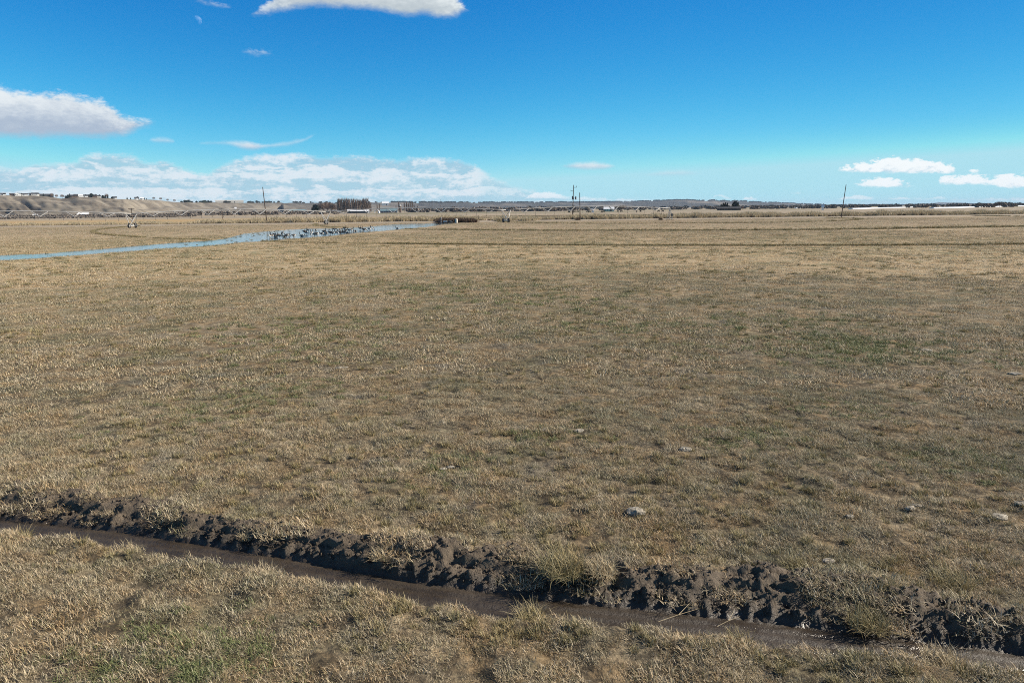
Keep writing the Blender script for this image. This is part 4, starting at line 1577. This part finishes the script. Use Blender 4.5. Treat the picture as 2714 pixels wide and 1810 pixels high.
# ------------------------------------------------------------------ buildings
def house(px, dist, w, d, h, rh, wall, roof, name, label, cat='house', rz=0.0, z=0.0, group=None, win=0, door=True, over=0.4, ridge_x=True, pos=None):
    p_ = far(px, dist, z) if pos is None else pos
    t = thing(name, label, cat, p_, rz - az_of(px), group)
    b = MB()
    x, y = w / 2, d / 2
    b.add([(-x, -y, -1), (x, -y, -1), (x, y, -1), (-x, y, -1), (-x, -y, h), (x, -y, h), (x, y, h), (-x, y, h)],
          [(0, 1, 5, 4), (1, 2, 6, 5), (2, 3, 7, 6), (3, 0, 4, 7)])
    if ridge_x:
        b.add([(-x, -y, h), (-x, y, h), (-x, 0, h + rh), (x, -y, h), (x, y, h), (x, 0, h + rh)], [(0, 2, 1), (3, 4, 5)])
    else:
        b.add([(-x, -y, h), (x, -y, h), (0, -y, h + rh), (-x, y, h), (x, y, h), (0, y, h + rh)], [(0, 1, 2), (3, 5, 4)])
    link('wall', b.mesh('wall', M[wall]), t)
    b = MB()
    th = 0.25
    if ridge_x:
        X, Y = x + over, y + over
        e = h - rh * over / y
        for s in (-1, 1):
            b.add([(-X, s * Y, e), (X, s * Y, e), (X, 0, h + rh), (-X, 0, h + rh), (-X, s * Y, e + th), (X, s * Y, e + th), (X, 0, h + rh + th), (-X, 0, h + rh + th)],
                  [(0, 1, 2, 3), (4, 7, 6, 5), (0, 4, 5, 1), (1, 5, 6, 2), (3, 7, 4, 0)])
    else:
        X, Y = x + over, y + over
        e = h - rh * over / x
        for s in (-1, 1):
            b.add([(s * X, -Y, e), (s * X, Y, e), (0, Y, h + rh), (0, -Y, h + rh), (s * X, -Y, e + th), (s * X, Y, e + th), (0, Y, h + rh + th), (0, -Y, h + rh + th)],
                  [(0, 1, 2, 3), (4, 7, 6, 5), (0, 4, 5, 1), (1, 5, 6, 2), (3, 7, 4, 0)])
    link('roof', b.mesh('roof', M[roof]), t)
    if door:
        b = MB()
        b.box((w * 0.18, -y - 0.03, h * 0.36), (min(2.6, w * 0.2), 0.08, h * 0.72))
        link('door', b.mesh('door', M['darkwall']), t)
    for k in range(win):
        b = MB()
        b.box((-w * 0.38 + k * w * 0.5 / max(win, 1), -y - 0.03, h * 0.55), (1.4, 0.08, 1.2))
        link('window', b.mesh('window', M['glass']), t)
    return t


FD = 950.0                                              # the farmstead
t = house(949, FD, 27, 13, 2.7, 2.2, 'darkwall', 'roofwhite', 'barn', 'long low barn with a white metal roof before the poplars', 'barn', rz=0.06)
b = MB()
b.box((12.9, -6.7, 1.2), (1.5, 0.3, 4.0))
link('end_panel', b.mesh('end_panel', M['white']), t)
t = house(1030.5, FD + 15, 22, 12, 2.8, 3.6, 'greywall', 'teal', 'barn', 'grey-blue barn with a tall teal roof right of the long barn', 'barn', rz=-0.03)
b = MB()
for k in range(6):
    b.box((-8.6 + k * 3.4, -6.15, 0.9), (2.3, 0.3, 1.8))  # solid dark panels: the shade inside the bays is their colour
link('bay_shade_panel', b.mesh('bay_shade_panel', M['darkwall']), t)
t = thing('hoop_shelter', 'small white hoop shelter between the two barns', 'shelter', far(999, FD - 4))
b = MB()
for y in (-2.5, 2.5):
    b.path([(-3.4, y, 0), (-3.1, y, 2.0), (-1.8, y, 3.4), (0, y, 3.9), (1.8, y, 3.4), (3.1, y, 2.0), (3.4, y, 0)], 0.3, 6)
link('frame', b.mesh('frame', M['white']), t)
b = MB()
b.add([(1.6, -2.5, 3.2), (3.0, -2.5, 2.0), (3.3, -2.5, 0), (1.6, -2.5, 0), (1.6, 2.5, 3.2), (3.0, 2.5, 2.0), (3.3, 2.5, 0), (1.6, 2.5, 0)], [(0, 1, 2, 3), (0, 4, 5, 1), (1, 5, 6, 2), (4, 7, 6, 5)])
link('cover', b.mesh('cover', M['white']), t)
t = thing('grain_silo', 'narrow brown silo with a white cap behind the teal barn', 'silo', far(1061, FD + 20))
b = MB()
b.tube((0, 0, 0), (0, 0, 9.2), 1.4, n=14)
link('drum', b.mesh('drum', M['brownwall']), t)
b = MB()
b.tube((0, 0, 9.2), (0, 0, 10.3), 1.7, 0.3, 14)
link('cap', b.mesh('cap', M['white']), t)
house(789, 1150, 25, 12, 2.6, 3.2, 'greywall', 'teal', 'shed', 'teal-roofed shed left of the bare round trees', 'shed')
house(811, 1140, 3.4, 5, 4.4, 1.6, 'white', 'roofwhite', 'shed', 'small white gabled shed at the end of the teal-roofed shed', 'shed', ridge_x=False)
house(826, 1150, 5, 5, 2.4, 1.2, 'cream', 'roofwhite', 'shed', 'tiny cream shed left of the dark evergreen', 'shed', door=False)
house(894, FD + 20, 2.2, 3, 2.2, 1.0, 'white', 'roofwhite', 'shed', 'tiny white shed in front of the bare round trees', 'shed', door=False)
house(93, 1000, 5.5, 3, 2.2, 0.4, 'white', 'roofwhite', 'trailer', 'white trailer below the bluffs, behind the sprinkler', 'trailer', door=False, over=0.1)
house(221, 1050, 11, 8, 2.3, 1.6, 'white', 'roofwhite', 'house', 'low white house below the bluffs', 'house', win=2)
house(209, 1040, 4.2, 4, 1.7, 1.0, 'white', 'roofwhite', 'shed', 'small white shed touching the low white house below the bluffs', 'shed')
house(1471, 1100, 5, 5, 2.6, 1.8, 'white', 'darkroof', 'house', 'small white house with dark roof left of the transformer pole', 'house', win=1)
house(1614, 800, 11, 9, 2.6, 2.2, 'greenroof', 'roofwhite', 'house', 'pale green house with a bright white roof beyond the weeds', 'house', win=2)
house(1571, 640, 2.0, 2, 2.0, 1.0, 'white', 'roofwhite', 'shed', 'white speck of a shed between the poles and the pale green house', 'shed', door=False)
house(1932, 830, 25, 10, 2.2, 1.4, 'brownwall', 'darkroof', 'barn', 'long dark brown barn under the evergreens on the right', 'barn')
house(2181, 760, 1.9, 2.2, 3.0, 1.8, 'white', 'roofwhite', 'shed', 'lone white speck of a shed left of the leaning pole', 'shed', door=False)
house(1022, 2300, 21, 14, 6, 5, 'white', 'roofwhite', 'house', 'pale house on the slope behind the teal barn', 'house', z=18, win=2)
house(625, 1500, 3.4, 3.4, 2.4, 1.2, 'white', 'roofwhite', 'shed', 'white dot of a shed on the lower slope left of the leaning pole', 'shed', door=False, z=8)
house(600, 2450, 88, 25, 6, 3, 'cream', 'cream', 'barn', 'long cream barn on the flat hilltop left of the leaning pole', 'barn', pos=hill_pt(600) + np.array([0, 30, 0]))

bluff = [(13, 10, 'white', 'darkroof', 'small white house at the left end of the bluff top'),
         (42, 34, 'brownwall', 'darkroof', 'long dark-roofed house at the left of the bluff top'),
         (53, 12, 'white', 'white', 'bright white gable in front of the long dark-roofed house'),
         (71, 14, 'white', 'darkroof', 'white house in the middle of the left row on the bluff'),
         (84, 20, 'cream', 'darkroof', 'cream house right of the white one on the bluff'),
         (97, 14, 'white', 'darkroof', 'white-walled house before the long dark roof on the bluff'),
         (115, 32, 'darkwall', 'darkroof', 'long dark house at the right end of the left row on the bluff'),
         (197, 22, 'brownwall', 'darkroof', 'dark house at the left end of the second row on the bluff'),
         (205, 9, 'white', 'darkroof', 'narrow white-walled house next to the dark house on the bluff'),
         (214, 14, 'white', 'roofwhite', 'low white house in the second row on the bluff'),
         (228, 12, 'white', 'darkroof', 'white house with dark roof in the second row on the bluff'),
         (243, 26, 'brownwall', 'darkroof', 'brown house in the middle of the second row on the bluff'),
         (258, 18, 'cream', 'darkroof', 'cream house at the right end of the second row on the bluff'),
         (307, 9, 'white', 'darkroof', 'single small white house where the bluff dips'),
         (364, 10, 'white', 'darkroof', 'small white house on the lower crest, left of its neighbour'),
         (378, 10, 'white', 'roofwhite', 'small white house on the lower crest, right of its neighbour')]
for i, (px, w, wl_, rf_, lb) in enumerate(bluff):
    q = hill_pt(px)
    k = (q + hill_pt(px + 6)) / 2
    house(px, 1500, w * 0.75, 11, 2.9 + (i % 3) * 0.4, 1.9, wl_, rf_, 'house', lb, 'house', pos=np.array([q[0], q[1] + (12 if px in (42, 84, 115) else 2), k[2] - 0.8]), group='houses on the bluff top', win=2, door=False,
          ridge_x=(px != 53))


# long covered crop rows on the right
def tunnel(p0, p1, r, label):
    t = thing('crop_tunnel', label, 'crop tunnel', (float(p0[0]), float(p0[1]), 0), 0, 'long white crop tunnels')
    d = np.asarray(p1) - np.asarray(p0)
    L = np.hypot(d[0], d[1])
    u = np.array([d[0], d[1]]) / L
    nr_ = np.array([-u[1], u[0]])
    vs, fs = [], []
    ns, na_ = 24, 9
    for i in range(ns + 1):
        for k in range(na_):
            a = math.pi * k / (na_ - 1)
            o_ = nr_ * math.cos(a) * r * 2.2
            vs.append((u[0] * L * i / ns + o_[0], u[1] * L * i / ns + o_[1], math.sin(a) * r - (0.05 if k in (0, na_ - 1) else 0)))
    for i in range(ns):
        for k in range(na_ - 1):
            fs.append((i * na_ + k, i * na_ + k + 1, (i + 1) * na_ + k + 1, (i + 1) * na_ + k))
    fs += [tuple(range(na_)), tuple(range(ns * na_, ns * na_ + na_))[::-1]]
    link('cover', MB().add(vs, fs).mesh('cover', M['roofwhite'], False), t)


tunnel(far(2255, 880), far(2445, 1450), 1.2, 'long low white crop tunnel nearer the leaning pole')
tunnel(far(2470, 900), far(2712, 1500), 1.3, 'long low white crop tunnel at the right edge below the bare tree')
tunnel(far(2108, 1300), far(2138, 1320), 1.5, 'short low white crop tunnel left of the leaning pole')


# ------------------------------------------------------------------ trees
def trunk_mesh(h, r, n=6, fork=0, seed=0):
    rr = random.Random(seed)
    b = MB()
    b.path([(0, 0, -0.3), (rr.uniform(-.1, .1), rr.uniform(-.1, .1), h * 0.5), (rr.uniform(-.2, .2), rr.uniform(-.2, .2), h)], [r, r * 0.75, r * 0.35], n)
    for k in range(fork):
        z = h * rr.uniform(0.3, 0.85)
        a = rr.uniform(0, 6.28)
        l_ = h * rr.uniform(0.2, 0.4)
        b.path([(0, 0, z), (math.cos(a) * l_ * 0.5, math.sin(a) * l_ * 0.5, z + l_ * 0.5), (math.cos(a) * l_ * 0.75, math.sin(a) * l_ * 0.75, z + l_)], [r * 0.5, r * 0.35, r * 0.15], 4)
    return b.mesh('trunk', M['bark'])


def bare_crown(h, wr, n, kind, seed):
    r = np.random.default_rng(seed)
    vs, fs = [], []
    for _ in range(n):
        f = r.random()
        if kind == 'poplar':
            z0 = h * (0.08 + 0.8 * f)
            rad_ = wr * (0.9 - 0.65 * f) * math.sqrt(r.random())
            ln, lean, wd = h * (0.08 + 0.16 * r.random()), 0.05 + 0.3 * r.random(), 0.07 + 0.08 * r.random()
        else:
            a1, a2 = r.random() * 2 * math.pi, math.acos(1 - 1.5 * r.random())
            k = r.random() ** 0.45
            z0 = h * 0.52 + h * 0.40 * math.cos(a2) * k
            rad_ = wr * math.sin(a2) * k
            ln, lean, wd = h * (0.08 + 0.12 * r.random()), 0.2 + 0.9 * r.random(), 0.08 + 0.08 * r.random()
        th = r.random() * 2 * math.pi
        p0 = np.array([rad_ * math.cos(th), rad_ * math.sin(th), z0])
        p1 = p0 + ln * np.array([math.sin(lean) * math.cos(th), math.sin(lean) * math.sin(th), math.cos(lean)])
        w_ = wd * np.array([-math.sin(th + 1), math.cos(th + 1), 0])
        b = len(vs)
        vs += [tuple(p0 - w_), tuple(p0 + w_), tuple(p1)]
        fs.append((b, b + 1, b + 2))
    return mesh_np('crown', vs, fs, [M['twig']])


def ever_crown(h, wr, n, seed, cone=True):
    r = np.random.default_rng(seed)
    vs, fs = [], []
    for _ in range(n):
        f = r.random()
        rad_ = (wr * (1 - f) ** 0.8 if cone else wr * math.sin(math.pi * (0.12 + 0.85 * f)) ** 0.6) * r.random() ** 0.4
        th = r.random() * 2 * math.pi
        c = np.array([rad_ * math.cos(th), rad_ * math.sin(th), h * (0.06 + 0.92 * f)])
        a, e = r.normal(size=3) * wr * 0.16, r.normal(size=3) * wr * 0.16
        a[2] *= 0.5
        b = len(vs)
        vs += [tuple(c - a), tuple(c + e), tuple(c + a), tuple(c - e)]
        fs.append((b, b + 1, b + 2, b + 3))
    return mesh_np('crown', vs, fs, [M['needle']])


POP = [(trunk_mesh(16, 0.28, fork=5, seed=s), bare_crown(20, 2.0, 340, 'poplar', s)) for s in range(4)]
BARE = [(trunk_mesh(7, 0.35, fork=7, seed=20 + s), bare_crown(12, 5.6, 1100, 'round', 20 + s)) for s in range(3)]
EVER = [(trunk_mesh(6, 0.3, seed=40 + s), ever_crown(10, 3.0, 380, 40 + s)) for s in range(3)]
RND = [(trunk_mesh(4, 0.4, seed=60 + s), ever_crown(10, 5.0, 520, 60 + s, False)) for s in range(2)]


def tree(name, protos, i, pos, h, h0, label, group=None, wide=1.0):
    t = thing(name, label, 'tree', pos, RNG.random() * 6.28, group)
    s = h / h0
    for nm, me in zip(('trunk', 'crown'), protos[i % len(protos)]):
        link(nm, me, t, None, 0, (s * wide, s * wide, s))
    return t


for i in range(26):                                      # the tall row behind the white-roofed barn
    px = 897 + i * 3.45 + RNG.normal() * 0.9
    topy = 523 + 3.5 * RNG.random() + (9 if px > 978 else 0) + (3 if 940 < px < 960 else 0)
    d = FD + 34 + 22 * RNG.random()
    tree('poplar_tree', POP, i, far(px, d), zof(px, topy, d), 20.5, 'tall bare poplar in the dense row behind the white-roofed barn', 'poplars behind the white-roofed barn')
for i, (px, ty) in enumerate(((1000, 541), (1006, 538), (1050, 543), (1057, 534), (1072, 535), (1078, 533), (1083, 537), (1088, 532), (1093, 531), (1098, 540), (1107, 544))):
    d = FD + 75 + 20 * RNG.random()
    tree('poplar_tree', POP, i, far(px, d), zof(px, ty, d), 20.5,
         'bare poplar in the looser row right of the teal barn' if px > 1045 else 'low bare poplar in the gap between the two barns', 'poplars right of the teal barn' if px > 1045 else 'poplars between the barns', 0.9)
for i, (px, ty, w) in enumerate(((848, 538, 1.0), (858, 535, 1.0), (868, 534, 1.1), (878, 536, 1.0), (888, 541, 0.9))):
    d = FD + 40 + 30 * RNG.random()
    tree('bare_tree', BARE, i, far(px, d), zof(px, ty, d), 12, 'round grey-purple bare tree left of the poplar row', 'bare round trees left of the poplars', w * 0.9)
tree('evergreen_tree', RND, 0, far(836, FD + 30), zof(836, 543, FD + 30), 10, 'dark rounded evergreen left of the bare round trees', None, 0.85)
for i, (px, ty, w) in enumerate(((1905, 546, .9), (1911, 541, .8), (1917, 538, .8), (1922, 537, .7), (1927, 538, .8), (1934, 545, .8))):
    tree('evergreen_tree', EVER, i, far(px, 850), zof(px, ty, 850), 10, 'dark evergreen in the ragged clump above the long brown barn', 'evergreens above the long brown barn', w * 1.3)
tree('evergreen_tree', RND, 1, far(1949, 845), zof(1949, 534.5, 845), 10, 'big round dark evergreen right of the ragged clump', None, 0.8)
for i, (px, ty) in enumerate(((1893, 551), (1961, 544), (1968, 547), (1885, 552))):
    tree('bare_tree', BARE, i, far(px, 860), zof(px, ty, 860), 12, 'low bare tree beside the evergreens on the right', 'bare trees beside the right evergreens', 0.9)
for i, (px, ty, w) in enumerate(((2637, 538, .6), (2644, 534, .8), (2650, 533, .9), (2657, 534, .9), (2664, 535, .8))):
    tree('bare_tree', BARE, i, far(px, 1150), zof(px, ty, 1150), 12, 'bare spreading tree standing on the horizon near the right edge', 'bare trees near the right edge', w * 1.1)
for i, (px, ty) in enumerate(((1640, 545), (1648, 543), (1655, 544), (1672, 547), (1478, 549), (1415, 550))):
    tree('bare_tree', BARE, i, far(px, 1100), zof(px, ty, 1100), 12,
         'dark bare tree beyond the pale green house' if px > 1600 else 'bare tree beyond the small white house', 'bare trees in the far fields' if px > 1600 else 'bare trees by the small white house', 1.2)
for i, (px, h) in enumerate(((22, 6), (61, 7), (66, 7), (106, 7), (124, 7), (181, 8), (187, 7), (193, 10), (235, 8), (250, 10), (263, 9), (270, 9), (279, 8), (285, 9), (293, 8), (303, 6),
                             (344, 7), (352, 6), (369, 9), (388, 7), (395, 6))):
    h *= 0.72
    p_ = hill_pt(px) + np.array([0, -3.0, -0.6])
    lb = ('evergreen among the left row of houses on the bluff' if px < 140 else 'evergreen in the notch left of the second row of houses on the bluff' if px < 196 else
          'evergreen among the second row of houses on the bluff' if px < 310 else 'evergreen by the small houses on the lower crest')
    tree('evergreen_tree', EVER if i % 3 else RND, i, p_, h, 10, lb, lb.replace('evergreen', 'evergreens', 1), 1.0)
for i, (px, h) in enumerate(((145, 8), (158, 7), (172, 8), (290, 9), (412, 8), (430, 9), (448, 8), (465, 9))):
    p_ = hill_pt(px) + np.array([0, -2.0, -0.5])
    lb = 'small bare tree on the bluff top between the rows of houses' if px < 300 else 'small bare tree where the bluff slopes down'
    tree('bare_tree', BARE, i, p_, h, 12, lb, lb.replace('tree', 'trees', 1), 0.8)


# ------------------------------------------------------------------ cattle far off
def cow_mesh(graze):
    b = MB()
    b.path([(-1.05, 0, 1.05), (-0.9, 0, 1.1), (-0.3, 0, 1.08), (0.4, 0, 1.05), (0.8, 0, 1.12), (0.95, 0, 1.15)], [0.15, 0.36, 0.42, 0.40, 0.34, 0.18], 8)
    hd = [(0.85, 0, 1.2), (1.25, 0, 0.75), (1.45, 0, 0.35), (1.6, 0, 0.15)] if graze else [(0.85, 0, 1.2), (1.2, 0, 1.5), (1.4, 0, 1.55), (1.7, 0, 1.4)]
    b.path(hd, [0.24, 0.19, 0.17, 0.10], 7)
    for x in (-0.85, 0.7):
        for y in (-0.22, 0.22):
            b.path([(x, y, 1.0), (x + (0.06 if x > 0 else -0.08), y, 0.5), (x, y, 0)], [0.16, 0.08, 0.07], 5)
    b.path([(-1.1, 0, 1.25), (-1.2, 0, 0.8), (-1.18, 0, 0.4)], [0.05, 0.03, 0.05], 4)
    for y in (-0.2, 0.2):
        b.box((hd[2][0] - 0.12, y, hd[2][2] + 0.16), (0.06, 0.16, 0.08))
    return b.mesh('cow', M['cow'], True)


CW = [cow_mesh(True), cow_mesh(False)]
for i, px in enumerate((1508, 1519, 1524, 1532, 1558, 1562, 1595, 1600, 1638, 1647, 1688, 1698, 1746, 1757)):
    o = link('cow', CW[i % 2], None, far(px, 600 + 60 * RNG.random()), RNG.random() * 6.28, 1.1)
    how = 'grazing head down' if i % 2 == 0 else 'standing head up'
    where = 'beyond the two poles' if px < 1580 else 'beyond the right sprinkler span'
    tag(o, 'dark cow %s in the far field %s' % (how, where), 'cow', 'cattle %s %s' % (how, where))

# ------------------------------------------------------------------ moon
dm = ray(522, 54)
bpy_m = MB()
nu, nv = 32, 13
vs, fs = [], []
mq = sd.to_track_quat('Z', 'Y')
for q in range(nv):
    ph = 0.5 * math.pi * q / (nv - 1)  # only the sunlit half is built, so the phase is in the shape
    for k in range(nu):
        a = 2 * math.pi * k / nu
        vs.append(mq @ Vector((math.sin(ph) * math.cos(a), math.sin(ph) * math.sin(a), math.cos(ph))))
for q in range(nv - 1):
    for k in range(nu):
        fs.append((q * nu + k, (q + 1) * nu + k, (q + 1) * nu + (k + 1) % nu, q * nu + (k + 1) % nu))
bpy_m.add(vs, fs)
MD = 40000.0
o = link('moon', bpy_m.mesh('moon', M['moon'], True), None, CAM + dm * MD, 0, MD * 0.0054)
tag(o, 'pale half moon in the blue sky at the upper left', 'moon')

# ------------------------------------------------------------------ haze
hb = MB()
hb.box((0, 0, 40), (34000, 34000, 86))
hz_m = bpy.data.materials.new('haze')
hz_m.use_nodes = True
tn = hz_m.node_tree
for nd in list(tn.nodes):
    tn.nodes.remove(nd)
ho = tn.nodes.new('ShaderNodeOutputMaterial')
pvv = tn.nodes.new('ShaderNodeVolumePrincipled')
pvv.inputs['Color'].default_value = (0.62, 0.78, 1.0, 1)
pvv.inputs['Density'].default_value = 0.00004
tn.links.new(pvv.outputs[0], ho.inputs['Volume'])
hme = hb.mesh('haze', hz_m)
tag(link('haze', hme), kind='stuff')
